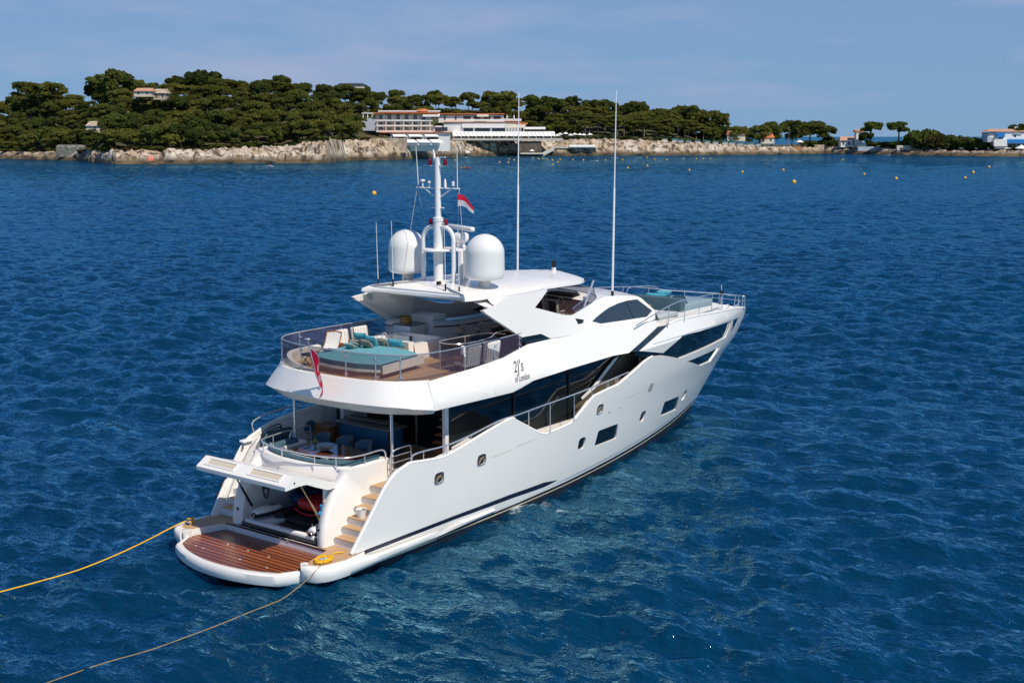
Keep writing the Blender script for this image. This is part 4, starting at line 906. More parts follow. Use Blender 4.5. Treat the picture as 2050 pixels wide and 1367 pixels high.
r_ = empty('black_dinghy', (4.0, -.2, 1.0), 'black rigid inflatable tender parked in the dark garage', 'dinghy')
q = MB()
q.tube(smooth_path([(3.0, -1.0, 1.2), (3.4, -1.1, 1.22), (5.0, -1.0, 1.25), (5.4, -.3, 1.28), (5.0, .6, 1.25), (3.4, .8, 1.22), (3.1, .75, 1.2)], 4), .2, 8); q.build('side_tube', mat('dinghy_black', (.018, .018, .02), .6), r_, smooth=60)
MB().rbox((4.1, -.2, 1.12), (1.9, 1.5, .2), .05).build('dinghy_floor', mat('dinghy_floor', (.03, .03, .028), .7), r_)
o = MB().rbox((3.15, -1.72, 1.62), (.5, .2, .06), .03, rot=R3(0, 0, 10)).build('red_board', RED, None); tag(o, 'red board stacked behind the starboard sea scooter', 'board')
r_ = empty('hanging_harness', (3.4, 1.9, 2.5), 'dark dive harness hanging on the white port wall inside the garage', 'harness')
q = MB(); q.rbox((3.45, 1.87, 2.25), (.22, .10, .5), .05, seg=2); q.build('harness_vest', mat('harness_green', (.03, .06, .045), .8), r_)
q = MB(); q.tube(smooth_path([(3.4, 1.86, 2.5), (3.25, 1.83, 2.3), (3.3, 1.82, 1.8), (3.45, 1.82, 1.7), (3.6, 1.84, 2.2)], 4), .025, 5); q.build('harness_strap', BLACK, r_)
o = MB(); o.tube(smooth_path([(2.55, -2.05, 2.3), (2.62, -2.02, 2.1), (2.5, -2.0, 1.98), (2.62, -2.02, 1.9), (2.58, -2.05, 2.15)], 4), .05, 6); tag(o.build('blue_line', mat('line_blue', (.02, .25, .55), .6), None), 'bundle of bright blue line hung on the starboard garage jamb', 'rope')
r_ = empty('white_bucket', (3.58, -3.1, 1.76), 'white bucket standing on a starboard boarding step', 'bucket')
MB().lathe([(.13, 1.775), (.19, 2.09), (.205, 2.10), (.18, 2.09), (.12, 1.80), (0, 1.79)], (3.58, -3.05, 0), 18).build('bucket_shell', WHITE2, r_)
MB().tube([(3.58+.19*cos(a), -3.05, 2.09+.10*sin(a)) for a in [pi*i/8 for i in range(9)]], .008, 5).build('bucket_handle', STEEL, r_)
# mooring lines
def rope(name, P, r, material, label, n=10, parent=None):
    q = MB(); q.tube(smooth_path(P, n), r, 6); o = q.build(name, material, parent, smooth=60); return tag(o, label, 'rope')
for sd_ in (1, -1):
    q = MB(); q.tube([(1.15, sd_*3.55, .845), (1.15, sd_*3.55, 1.02)], .05, 8); q.tube([(1.0, sd_*3.5, 1.0), (1.3, sd_*3.6, 1.0)], .035, 7); q.build('mooring_cleat', STEEL, yacht)
rope('mooring_line', [(1.15, 3.6, 1.0), (.75, 3.72, .95), (-1.2, 3.9, .52), (-3.2, 4.12, .22), (-5.2, 4.33, .17), (-7, 4.6, .16), (-9.5, 5.0, .16), (-13, 5.4, .1)], .026, YROPE, 'taut yellow mooring line running from the port quarter across the water')
P = [(1.15, -3.62, .98), (.75, -3.80, .90), (.2, -3.72, .55), (-.7, -3.6, .18), (-1.3, -3.52, .10), (-2.2, -3.5, .09), (-3.2, -3.52, .08), (-4.6, -3.62, .14), (-6.1, -3.56, .15), (-7.5, -3.3, .16), (-8.9, -3.2, .16), (-12, -3.0, .16)]
rope('mooring_line', P, .015, TROPE, 'thin tan mooring line floating away from the starboard quarter')
q = MB(); rnd = random.Random(2); P = []
for k in range(46):
    a = k*.8; rr_ = .14+.16*rnd.random(); P.append((1.15+rr_*cos(a)*1.3+.006*k, -3.52+rr_*sin(a)*.9+.004*k, .89+.03*rnd.random()+.02*(k % 3)))
q.tube(smooth_path(P, 3), .026, 6); q.tube(smooth_path([P[-1], (1.8, -3.35, .90), (2.05, -3.2, .89), (2.3, -3.4, .89)], 4), .026, 6)
tag(q.build('rope_coil', YROPE, None, smooth=60), 'heap of yellow rope coiled on the starboard quarter platform', 'rope')
q = MB(); q.tube(smooth_path([(1.15+.12*cos(a), 3.55+.12*sin(a), .9+.02*i) for i, a in enumerate([k*.9 for k in range(14)])], 3), .026, 6); tag(q.build('rope_coil', YROPE, None, smooth=60), 'few turns of yellow rope on the port quarter cleat', 'rope')
# ================================================================== upper deck
# balustrade: smoked panels on steel posts, capped by a rail
bp = [(12.4, -3.66), (10.4, -3.80), (8.4, -3.86), (7.2, -3.83), (6.35, -3.66), (5.62, -3.16), (5.22, -2.3), (5.02, -1.3), (4.96, 0)]
bp = bp+[(x, -y) for x, y in bp[::-1][1:]]
def zb_at(x): return interp(x, [4.9, 6.3, 9, 10.9, 12.4], [6.44, 6.46, 6.54, 6.64, 6.90])
def zt_at(x): return interp(x, [4.9, 8.4, 12.4], [7.43, 7.43, 7.46])
rail = smooth_path([(x, y, zt_at(x)) for x, y in bp], 4); base = [Vector((p.x, p.y, zb_at(p.x)-.02)) for p in rail]
q = MB(); q.tube(rail, .026, 7); bal = q.build('balustrade_rail', STEEL, yacht)
posts = [(5.62, -3.16), (5.22, -2.3), (5.00, -1.0), (5.05, 1.45), (5.62, 3.16), (7.2, 3.83), (8.5, -3.86), (10.4, -3.80), (9.6, 3.83), (12.2, -3.67), (12.2, 3.67)]
for (x, y) in posts:
    q = MB(); q.tube([(x, y, zb_at(x)-.05), (x, y, zt_at(x))], .024, 6); q.box(x-.03, x+.03, y-.09, y+.09, zt_at(x)-.22, zt_at(x)-.18); q.box(x-.03, x+.03, y-.09, y+.09, zb_at(x)+.12, zb_at(x)+.16); q.build('balustrade_post', STEEL, bal)
pidx = [min(range(len(rail)), key=lambda i: (rail[i].x-x)**2+(rail[i].y-y)**2) for x, y in posts]; pidx = sorted(set([0]+pidx+[len(rail)-1]))
for a, b in zip(pidx[:-1], pidx[1:]):
    if b-a < 1: continue
    seg = list(range(a, b+1)); q = MB(); q.loft([[base[i]+Vector((0, 0, .03)) for i in seg], [rail[i]-Vector((0, 0, .03)) for i in seg]]); q.build('smoked_panel', SMOKE, bal, flipfix=False)
# small red light patch on a post
# stair-well guard, starboard
gp = smooth_path([(11.9, -3.2, 7.42), (11.7, -2.45, 7.42), (10.5, -2.22, 7.42), (9.1, -2.2, 7.42), (8.72, -2.45, 7.42), (8.68, -2.95, 7.42), (8.95, -3.3, 7.42), (9.6, -3.42, 7.42), (10.6, -3.40, 7.46), (11.1, -3.35, 7.6), (11.9, -3.3, 7.6)], 4)
q = MB(); q.tube(gp, .022, 6)
for (x, y) in ((10.5, -2.22), (8.72, -2.45), (8.95, -3.3)): q.tube([(x, y, 6.37), (x, y, 7.42)], .02, 5)
guard = q.build('stairwell_guard', STEEL, yacht)
q = MB(); q.loft([[Vector((p.x, p.y, 6.42)) for p in gp[:-8]], [Vector((p.x, p.y, 7.38)) for p in gp[:-8]]]); q.build('smoked_panel', mat('dark_smoked_panel', (.03, .02, .022), .05, alpha=.66), guard, flipfix=False)
q = MB(); q.prism([(8.9, -3.3), (8.9, -2.35), (11.2, -2.35), (11.2, -3.3)], 6.365, 6.37); q.build('stairwell_shade_sheet', mat('stairwell_dark', (.03, .014, .009), .6), upper_deck)  # flat sheet on the deck, the stairwell's shade painted as its dark colour
# curved inner bench along the port quarter
q = MB(); ip = smooth_path([(5.35, .9, 0), (5.5, 2.0, 0), (5.85, 2.85, 0), (6.5, 3.35, 0), (7.4, 3.5, 0), (8.1, 3.52, 0)], 4)
rings = []
for i, p in enumerate(ip):
    t = (ip[min(i+1, len(ip)-1)]-ip[max(i-1, 0)]).normalized(); n = Vector((t.y, -t.x, 0)); h_ = .10+.32*sm(0, .6, i/(len(ip)-1))
    rings.append([p+n*.0+Vector((0, 0, 6.36)), p+n*.02+Vector((0, 0, 6.36+h_)), p-n*.18+Vector((0, 0, 6.40+h_)), p-n*.3+Vector((0, 0, 6.36))])
q.loft(rings, closed=True, caps=True); q.build('quarter_moulding', CREAM, yacht, smooth=50)
# built-in sun pad
padpts = rr([(6.3, 1.9), (5.62, 1.15), (5.46, .2), (5.48, -1.0), (5.82, -1.95), (8.5, -1.55), (8.9, -.5), (9.15, 2.1)], .16, 4)
def scl(P, k, c=(7.3, .2)): return [(c[0]+(x-c[0])*k, c[1]+(y-c[1])*k) for x, y in P]
q = MB(); q.prism(scl(padpts, .965), 6.36, 6.62); sunb = q.build('sunpad_plinth', mat('tan_plinth', (.36, .20, .10), .55), yacht, smooth=None)
q = MB(); q.prism(scl(padpts, 1.0), 6.60, 6.70); q.build('plinth_skirt', CREAM, sunb, smooth=None)
q = MB(); P_ = [(x, y, 0) for x, y in scl(padpts, .985)]
rings = [[(x, y, 6.70) for x, y, _ in P_], [(x, y, 6.90) for x, y, _ in P_], [(x, y, 6.93) for x, y in scl(padpts, .965)], [(x, y, 6.94) for x, y in scl(padpts, .5)]]
q.loft(rings, closed=True, caps=True)
for i in range(len(P_)): q.m[i] = 1
q.build('sunpad_mattress', [TEAL, TEALD], sunb, smooth=35)
q = MB(); q.prism(scl(rr([(8.55, -1.6), (5.85, -2.02), (5.85, -2.10), (8.6, -1.72)], .03, 1), 1.0), 6.55, 6.86); q.build('pad_side', CREAM, sunb, smooth=None)
# spa tub
q = MB()
q.hexa([(9.35, -.25, 6.36), (9.75, -.25, 6.36), (9.75, 2.3, 6.36), (9.35, 2.3, 6.36), (9.30, -.25, 7.12), (9.62, -.25, 7.12), (9.62, 2.3, 7.12), (9.30, 2.3, 7.12)])
q.box(9.62, 11.7, -.25, .05, 6.36, 7.0); q.box(9.62, 11.7, 2.1, 2.3, 6.36, 7.05); q.box(11.5, 11.7, .05, 2.1, 6.36, 7.05); q.box(9.6, 11.5, .05, 2.1, 6.36, 6.6)
tub = q.build('spa_tub', WHITE, yacht, smooth=None)
MB().box(9.66, 9.72, -.1, .02, 7.0, 7.32).build('tub_glass_edge', BLACK, tub); MB().box(9.66, 9.70, .02, .9, 6.98, 7.28).build('tub_screen', mat('clear_glass', (.55, .65, .65), .03, alpha=.30), tub)
q = MB(); q.tube(smooth_path([(9.45, 1.3, 7.12), (9.45, 1.3, 7.3), (9.6, 1.3, 7.34), (9.68, 1.3, 7.25)], 3), .02, 6); q.tube([(9.45, 1.1, 7.12), (9.45, 1.1, 7.2)], .02, 6); q.build('tap', STEEL, tub)
# cabinets
q = MB(); q.rbox((12.3, 2.4, 6.82), (1.0, 1.0, .92), .04); cab = q.build('deck_cabinet', WHITE2, yacht)
MB().rbox((12.3, 2.4, 7.30), (1.06, 1.06, .05), .015).build('cabinet_top', STONE, cab)
q = MB(); q.lathe([(.46, 6.36), (.48, 7.22), (.50, 7.24), (.48, 7.36), (.30, 7.42), (0, 7.43)], (12.35, 3.2, 0), 24); q.lathe([(.495, 7.18), (.495, 7.22)], (12.35, 3.2, 0), 24, m=1); q.build('round_locker', [WHITE2, BLACK], yacht, smooth=45)
q = MB(); q.rbox((13.4, 2.3, 7.0), (.9, 1.4, 1.25), .04); q.build('tall_cabinet', WHITE2, yacht)
# bar with its blue edge light put into the counter colour, stools
cp = smooth_path([(12.9, 1.55, 0), (13.6, 1.05, 0), (14.8, .85, 0), (16.2, .95, 0), (17.4, 1.3, 0)], 5); rings = []
for i, p in enumerate(cp):
    t = (cp[min(i+1, len(cp)-1)]-cp[max(i-1, 0)]).normalized(); n = Vector((t.y, -t.x, 0)); rings.append((p, n))
q = MB(); q.loft([[p+n*.0+Vector((0, 0, 6.36)), p+n*.12+Vector((0, 0, 7.42)), p-n*.4+Vector((0, 0, 7.42)), p-n*.4+Vector((0, 0, 6.36))] for p, n in rings], closed=True, caps=True); ubar = q.build('curved_bar', WHITE2, yacht, smooth=40)
q = MB(); q.loft([[p+n*.22+Vector((0, 0, 7.42)), p+n*.22+Vector((0, 0, 7.47)), p-n*.4+Vector((0, 0, 7.47)), p-n*.4+Vector((0, 0, 7.42))] for p, n in rings], closed=True, caps=True); q.build('bar_counter', mat('blue_lit_counter', (.22, .50, .68), .25), ubar, smooth=40)
q = MB(); q.tube([p+n*.17+Vector((0, 0, 7.2)) for p, n in rings], .03, 6); q.build('bar_hand_rail', mat('dark_steel', (0, 0, 0)), ubar)
def stool(x, y, label):
    r_ = empty('bar_stool', (x, y, 6.36), label, 'stool', 'stools at the upper deck bar')
    MB().lathe([(.22, 6.365), (.22, 6.39), (.035, 6.42), (.035, 6.98)], (x, y, 0), 14).build('stem', mat('dark_steel', (0, 0, 0)), r_)
    MB().rbox((x, y, 7.04), (.40, .40, .13), .05, seg=3).build('seat', BEIGE, r_, smooth=50)
    MB().rbox((x-.04, y-.2, 7.27), (.36, .06, .22), .03, seg=2).build('backrest', BEIGE, r_, smooth=50)
stool(13.3, .35, 'beige bar stool nearest the stern end of the curved upper bar'); stool(14.3, .15, 'beige bar stool in the middle of the curved upper bar'); stool(15.3, .15, 'beige bar stool nearest the bow end of the curved upper bar')
# dark sofas and a table under the hardtop
q = MB(); q.rbox((13.3, -1.5, 6.62), (2.2, 2.3, .40), .08); q.rbox((12.3, -1.5, 6.86), (.30, 2.2, .52), .10, seg=3); q.rbox((13.4, -2.9, 6.86), (2.4, .3, .5), .10, seg=3); q.build('lounge_sofa', TEALD, yacht, smooth=45)
q = MB(); q.rbox((16.2, -.2, 6.98), (.3, 1.0, .30), .08); q.build('sofa_back', NAVYF, yacht, smooth=45)
q = MB(); q.rbox((15.6, -1.7, 6.96), (1.7, 1.9, .07), .03); ut = q.build('fixed_table', WOODC, yacht); MB().lathe([(.3, 6.37), (.06, 6.45), (.06, 6.93)], (15.6, -1.7, 0), 12).build('table_post', STEEL, ut)
# helm
q = MB(); q.rbox((19.0, -.2, 7.4), (.9, 4.2, 1.3), .10); helm = q.build('helm_console', mat('mauve_grey_moulding', (.32, .26, .25), .5), yacht)
q = MB(); q.rbox((18.9, -1.15, 8.1), (.7, 1.5, .42), .15, seg=3); q.build('instrument_hood', mat('black_hood', (.014, .013, .013), .5), helm, smooth=50)
q = MB(); q.rbox((19.1, .3, 8.16), (.6, 4.2, .10), .04); q.build('dash_top', mat('mauve_grey_moulding', (0, 0, 0)), helm)
q = MB(); q.tube([(18.42+.05*cos(a), -1.35+.19*cos(a), 7.92+.19*sin(a)) for a in [2*pi*i/16 for i in range(16)]], .022, 5, closed=True); q.build('steering_wheel', BEIGE, helm)
q = MB(); q.box(16.4, 18.5, -3.2, 3.2, 6.9, 7.0); q.build('helm_floor', TEAK, yacht, smooth=None)
def seat(x, y, label):
    r_ = empty('helm_seat', (x, y, 7.0), label, 'helm seat', 'grey helm seats')
    MB().lathe([(.2, 7.0), (.07, 7.05), (.07, 7.4)], (x, y, 0), 12).build('pedestal', STEEL, r_)
    MB().rbox((x, y, 7.48), (.52, .54, .17), .06, seg=3).build('seat', LEATH, r_, smooth=50)
    MB().rbox((x-.27, y, 7.86), (.15, .52, .66), .06, rot=R3(0, -8, 0), seg=3).build('backrest', LEATH, r_, smooth=50)
    MB().rbox((x-.355, y, 7.86), (.03, .40, .56), .012, rot=R3(0, -8, 0)).build('back_panel', BLACK, r_)
    for k in (-1, 1): MB().rbox((x+.02, y+k*.29, 7.66), (.36, .07, .08), .03).build('armrest', LEATH, r_)
LEATH = mat('grey_leather', (.26, .25, .235), .55, bump=.1, bscale=40)
seat(17.45, -1.05, 'grey leather helm seat nearer the middle of the upper deck'); seat(17.4, -1.85, 'grey leather helm seat nearer the starboard windscreen')
# four boxy striped armchairs
def stripe_mat():
    return plank_mat('striped_canvas', (.70, .66, .60), (.74, .71, .66), (.20, .17, .19), 0, .17, .8, seamw=.10)
def armchair(x, y, face, label):   # face = +1: seat opens to port
    r_ = empty('striped_armchair', (x, y, 6.36), label, 'armchair', 'striped white armchairs on the upper deck'); rx = lambda dx_, dy_: (x+dx_, y+face*dy_)
    q = MB(); q.rbox((x, y, 6.72), (.80, .62, .26), .07, seg=3); q.build('seat', stripe_mat(), r_, smooth=50)
    q = MB(); q.rbox((x, y-face*.30, 6.98), (.90, .22, .86), .08, seg=3, rot=R3(face*8, 0, 0)); bk = q.build('backrest', stripe_mat(), r_, smooth=50)
    q = MB()
    for s_ in (.115, -.115):
        o_ = [(-.43, -.38), (-.43, .34), (-.35, .42), (.35, .42), (.43, .34), (.43, -.38)]
        R = R3(face*8, 0, 0); q.tube([tuple(R @ Vector((a, s_*.9, b))+Vector((x, y-face*.30, 7.08))) for a, b in o_], .014, 5)
    q.build('piping', PIPING, bk)
    for k in (-1, 1): MB().rbox((x+k*.39, y, 6.86), (.08, .62, .20), .03).build('armrest', WOODC, r_)
    for dx_ in (-.34, .34):
        for dy_ in (-.26, .26): MB().box(x+dx_-.025, x+dx_+.025, y+dy_-.025, y+dy_+.025, 6.365, 6.62).build('leg', WOODC, r_)
armchair(8.75, 2.75, -1, 'striped white armchair by the port balustrade, the one nearer the stern')
armchair(9.95, 2.80, -1, 'striped white armchair by the port balustrade, the one nearer the bow')
armchair(9.15, -3.38, 1, 'striped white armchair behind the starboard balustrade, the one nearer the stern')
armchair(10.35, -3.38, 1, 'striped white armchair behind the starboard balustrade, the one nearer the bow')
# deck chair, folding stool, basket
r_ = empty('deck_chair', (7.9, 3.0, 6.36), 'reclining wooden deck chair with a white sling beside the sun pad', 'deck chair')
q = MB(); R = R3(0, 0, 12); c0 = Vector((7.75, 2.75, 6.36))
tr = lambda x, y, z: tuple(R @ Vector((x, y, z))+c0)
cur = [(-.55, .40), (-.25, .30), (.10, .34), (.32, .62), (.48, 1.02)]
q.loft([[tr(x, y, z) for y in (-.33, 0, .33)] for x, z in cur]+[]); sl_ = q.build('sling', CANVAS, r_, smooth=60)
for y in (-.35, .35):
    MB().tube([tr(x, y, z-.01) for x, z in cur], .022, 6).build('side_rail', WOODC, r_)
    MB().tube([tr(-.35, y, .32), tr(.15, y, 0.01)], .02, 5).build('leg', WOODC, r_); MB().tube([tr(.2, y, .45), tr(-.2, y, 0.01)], .02, 5).build('leg', WOODC, r_)
MB().tube([tr(.49, y, 1.03+.05*cos(y*4)) for y in (-.36, -.2, 0, .2, .36)], .03, 6).build('head_rail', WOODC, r_)
r_ = empty('folding_stool', (6.2, 2.25, 6.36), 'dark topped folding stool with crossed wooden legs by the port balustrade', 'stool')
MB().rbox((6.2, 2.25, 6.81), (.44, .52, .09), .03).build('seat', mat('charcoal_cushion', (.03, .03, .035), .85), r_)
for y in (-.2, .2):
    for k in (-1, 1): MB().tube([(6.2+k*.19, 2.25+y, 6.775), (6.2-k*.2, 2.25+y, 6.365)], .02, 5).build('leg', WOODC, r_)
o = empty('wicker_basket', (12.05, 2.35, 7.325), 'round wicker basket with dark bands on the deck cabinet', 'basket')
MB().lathe([(.19, 7.327), (.23, 7.36), (.235, 7.64), (.20, 7.66), (.19, 7.6), (0, 7.42)], (12.05, 2.35, 0), 20).build('wicker_body', mat('wicker', (.42, .27, .07), .8, bump=.5, bscale=60, var=.3, vscale=30), o)
for z in (7.42, 7.54, 7.645): MB().tube([(12.05+.238*cos(a), 2.35+.238*sin(a), z) for a in [2*pi*i/20 for i in range(20)]], .018, 5, closed=True).build('dark_band', mat('wicker_dark', (.05, .03, .015), .8), o)
# pillows on the sun pad
STRP = plank_mat('striped_pillow', (.26, .23, .20), (.27, .24, .21), (.08, .36, .44), 1, .17, .85, seamw=.45)
for (c, sz, rt, m_, lb) in (((8.85, 1.95, 7.16), (.58, .58, .20), R3(0, 55, 20), TURQ, 'turquoise pillow standing on its corner, topmost of the heap on the sun pad'),
    ((8.62, 1.15, 7.12), (.62, .60, .22), R3(10, 52, 12), TURQ, 'large turquoise pillow in the middle of the heap on the sun pad'),
    ((8.98, .15, 7.10), (.36, .80, .20), R3(0, 70, 4), TURQ, 'long turquoise bolster against the white tub wall'),
    ((8.95, .85, 7.08), (.34, .46, .18), R3(0, 68, 0), TAUPE, 'small taupe pillow tucked between turquoise pillows by the tub wall'),
    ((8.30, 1.75, 7.06), (.56, .50, .18), R3(0, 22, 30), TAUPE, 'taupe pillow lying at the port side of the heap on the sun pad'),
    ((8.18, .98, 7.08), (.58, .54, .20), R3(6, 40, 8), TAUPE, 'taupe pillow leaning on a turquoise one at the starboard side of the heap'),
    ((7.92, 1.42, 7.05), (.54, .42, .17), R3(0, 24, 14), STRP, 'blue and taupe striped pillow at the back of the striped pair'),
    ((7.62, 1.35, 7.04), (.50, .46, .18), R3(0, 26, 6), STRP, 'blue and taupe striped pillow nearest the stern on the sun pad')):
    cushion('pillow', c, sz, rt, m_, lb, 'pillow', 'pillows heaped on the stern sun pad')
q = MB(); rnd = random.Random(5); vs_ = []
for i in range(8):
    for j in range(6): vs_.append((6.75+i*.09-.3, 1.55+j*.09, 6.955+.05*rnd.random()))
q.add(vs_, [[i*6+j, (i+1)*6+j, (i+1)*6+j+1, i*6+j+1] for i in range(7) for j in range(5)]); tag(q.build('crumpled_towel', mat('towel_blue', (.06, .10, .19), .9), None, smooth=60), 'crumpled dark blue towel at the port edge of the sun pad', 'towel')
o = MB().rbox((8.45, -3.80, 7.30), (.16, .12, .34), .05, seg=3); o.tube([(8.45, -3.83, 7.42), (8.5, -3.84, 7.05)], [.07, .05], 7); tag(o.build('white_towel', CANVAS, None, smooth=60), 'white towel knotted round a starboard balustrade post', 'towel')
# ensign on its staff
q = MB(); st_ = [(4.62, 0, 6.05), (4.40, 0, 6.6), (4.05, 0, 7.86)]; q.tube(st_, .026, 6); q.rbox((4.03, 0, 7.92), (.17, .17, .07), .03); q.lathe([(.07, 5.98), (.06, 6.05), (.03, 6.12)], (4.63, 0, 0), 10); q.build('flagstaff', STEEL, yacht)
def cloth(name, P00, along, down, nu, nv, wav, colfn, mats_, label):
    P00, along, down = Vector(P00), Vector(along), Vector(down); q = MB(); vs_ = []
    for i in range(nu+1):
        for j in range(nv+1): vs_.append(P00+wav(i/nu, j/nv, along, down))
    q.v = [tuple(v) for v in vs_]
    for i in range(nu):
        for j in range(nv): q.f.append([i*(nv+1)+j, (i+1)*(nv+1)+j, (i+1)*(nv+1)+j+1, i*(nv+1)+j+1]); q.m.append(colfn((i+.5)/nu, (j+.5)/nv))
    o = q.build(name, mats_, None, smooth=70, flipfix=False); return tag(o, label, 'flag')
def ens(u, v, a, d):   # u along the hoist, v along the fly: hanging limp with folds
    hoist = Vector((4.09, 0, 7.62)).lerp(Vector((4.42, 0, 6.52)), u)
    w = .74*sin(v*1.9)*(1-.5*u); fall = Vector((-.10*v, -w, -(1.12*v**1.7*(1-u)+.92*v*u)))
    fold = Vector((.07*sin(7*v+3*u)*v, .06*sin(9*v+4*u+1)*v, 0)); p = hoist+fall+fold
    p.x -= .05*v
    return p
def enscol(u, v):
    if min(u, 1-u) < .06 or min(v*1., 1-v) < .055: return 1
    du, dv = (u-.5)*1.0, (v-.5)*1.5; r_ = sqrt(du*du+dv*dv)
    if r_ < .30:
        a = abs(((atan2(du, dv)) % (pi/2))-pi/4)
        if abs(a-pi/4) < .42*min(1, r_/.26+.15) and r_ > .03: return 1
    return 0
cloth('ensign', (0, 0, 0), (1, 0, 0), (0, 0, -1), 40, 56, ens, enscol, [FLAGR, FLAGW], 'red ensign with a white border and white cross hanging at the stern')
def cour(u, v, a, d):
    return Vector((11.38+.30*v+.05*sin(6*v)*v, -1.16-.60*v, 13.02-.50*u-.42*v*v-.08*v+.05*sin(5*v+u)*v+(.22*u*v)))
cloth('courtesy_flag', (0, 0, 0), (1, 0, 0), (0, 0, -1), 12, 18, cour, lambda u, v: 0 if u < .48 else 1, [FLAGR, FLAGW], 'small red over white flag flying from the starboard crosstree')

# ================================================================== foredeck
rail_p = [(20.75, 6.75), (22.6, 7.08), (24.8, 7.34), (26.7, 7.34), (30, 7.2), (32, 6.98), (33.6, 6.72)]
for sd_ in (-1, 1):
    q = MB(); q.tube(smooth_path([(x, sd_*(HB(x, 5.8)-.15), z) for x, z in rail_p], 4), .028, 6)
    q.tube([(24.2, sd_*(HB(24.2, 5.8)-.15), 6.85), (28.2, sd_*(HB(28.2, 5.8)-.15), 6.82)], .018, 5)
    for x in (24.2, 26.2, 28.2, 30.2, 32.2): zt_ = interp(x, [p[0] for p in rail_p], [p[1] for p in rail_p]); q.tube([(x-.15, sd_*(HB(x, 5.8)-.12), 6.25), (x, sd_*(HB(x, 5.8)-.15), zt_)], .02, 5)
    q.build('foredeck_rail', STEEL, yacht)
bp2 = [(33.4, 6.75), (35, 6.55), (36.5, 6.36), (37.6, 6.22), (38.4, 6.10), (39.0, 6.0)]
P = [(x, -max(HB(x, 5.8)-.12, .1), z) for x, z in bp2]+[(39.3, 0, 5.95)]; P = P+[(x, -y, z) for x, y, z in P[::-1][1:]]
q = MB(); q.tube(smooth_path(P, 3), .026, 6)
for (x, y, z) in P[1::2]: q.tube([(x, y, z), (x-.05, y*.98, sheerz(x))], .018, 5)
q.tube([(x, y, z-.28) for x, y, z in P[1:-1]], .014, 5)
q.build('bow_rail', STEEL, yacht)
q = MB(); q.prism([(23.6, -2.3), (26.0, -2.35), (33.2, -1.5), (34.0, 0), (33.2, 1.5), (26.0, 2.35), (23.6, 2.3)], 5.68, 6.28); fp = q.build('foredeck_trunk', WHITE2, yacht, smooth=None)
for (c, sz, m_) in (((25.1, 0, 6.52), (1.0, 3.9, .46), TEAL), ((24.45, 0, 6.78), (.3, 3.9, .5), TEAL), ((26.6, -1.9, 6.40), (2.0, .7, .26), LGREY), ((26.6, 2.0, 6.48), (2.0, .8, .40), LGREY), ((29.1, 0, 6.62), (.42, 3.3, .74), TEALD), ((30.9, 0, 6.44), (3.0, 3.2, .40), mat('grey_blue_pad', (.22, .31, .35), .85, bump=.2, bscale=40))):
    MB().rbox(c, sz, .09, seg=3).build('foredeck_cushion', m_, fp, smooth=45)
MB().rbox((27.0, 0, 6.74), (.9, 1.5, .06), .02).build('teak_table', TEAK, fp)
for (c, sz, rt, m_, lb) in (((24.75, .2, 7.05), (.40, 1.3, .26), R3(0, 65, 0), TURQ, 'long turquoise bolster on the foredeck sofa behind the wheelhouse roof'),
    ((24.75, -1.2, 7.04), (.42, .55, .24), R3(0, 65, 0), NAVYF, 'navy pillow at the starboard end of the foredeck sofa'), ((24.75, 1.5, 7.05), (.42, .55, .24), R3(0, 65, 0), NAVYF, 'navy pillow at the port end of the foredeck sofa'),
    ((26.7, 2.0, 6.95), (1.1, .42, .28), R3(50, 0, 0), TURQ, 'turquoise bolster on the port foredeck seat'),
    ((29.55, .25, 6.86), (.46, 1.5, .34), R3(0, 50, 0), TURQ, 'large turquoise bolster on the forward sun bed'), ((29.6, -1.15, 6.84), (.44, .8, .32), R3(0, 50, 0), NAVYF, 'navy bolster beside the turquoise one on the forward sun bed'),
    ((31.4, .9, 6.82), (.5, .9, .3), R3(0, 30, 30), TURQ, 'loose turquoise cushion at the far side of the forward sun bed')):
    cushion('pillow', c, sz, rt, m_, lb, 'pillow', 'pillows on the foredeck')
q = MB(); q.tube(smooth_path([(29.3, 1.9, 6.3), (29.3, 1.9, 7.2), (30.5, 1.8, 7.25), (31.6, 1.4, 7.1), (31.7, 1.4, 6.7)], 4), .024, 6); q.build('grab_rail', STEEL, fp)
q = MB(); q.rbox((36.4, 0, 5.6), (.5, .6, .3), .08); q.tube([(36.4, 0, 5.4), (36.4, 0, 6.9)], .025, 6, m=1); q.lathe([(.11, 6.28), (.12, 6.32), (.12, 6.56), (.05, 6.60)], (36.4, 0, 0), 12, m=2); q.build('anchor_light_post', [WHITE2, STEEL, BLACK], yacht)
for (x, y) in ((35.2, -1.5), (36.6, -.95), (37.9, -.35), (37.9, .35), (36.6, .95)):
    q = MB(); d_ = sheerz(x)-.23; q.lathe([(.12, d_), (.11, d_+.12), (.06, d_+.18), (.06, d_+.32), (.10, d_+.38), (0, d_+.42)], (x, y, 0), 12); q.build('mooring_bollard', STEEL, yacht)
q = MB(); q.rbox((38.2, -.1, 5.36), (.5, .24, .14), .05, rot=R3(0, -20, 0)); q.tube([(38.0, -.1, 5.3), (38.5, -.1, 5.75)], [.09, .04], 8); q.build('anchor_roller', STEEL, yacht)
for x in (30.8, 31.6):
    q = MB(); q.rbox((x, -(HB(x, 5.8)-.2), 6.05), (.3, .2, .14), .04); q.build('fairlead', BEIGE, yacht)
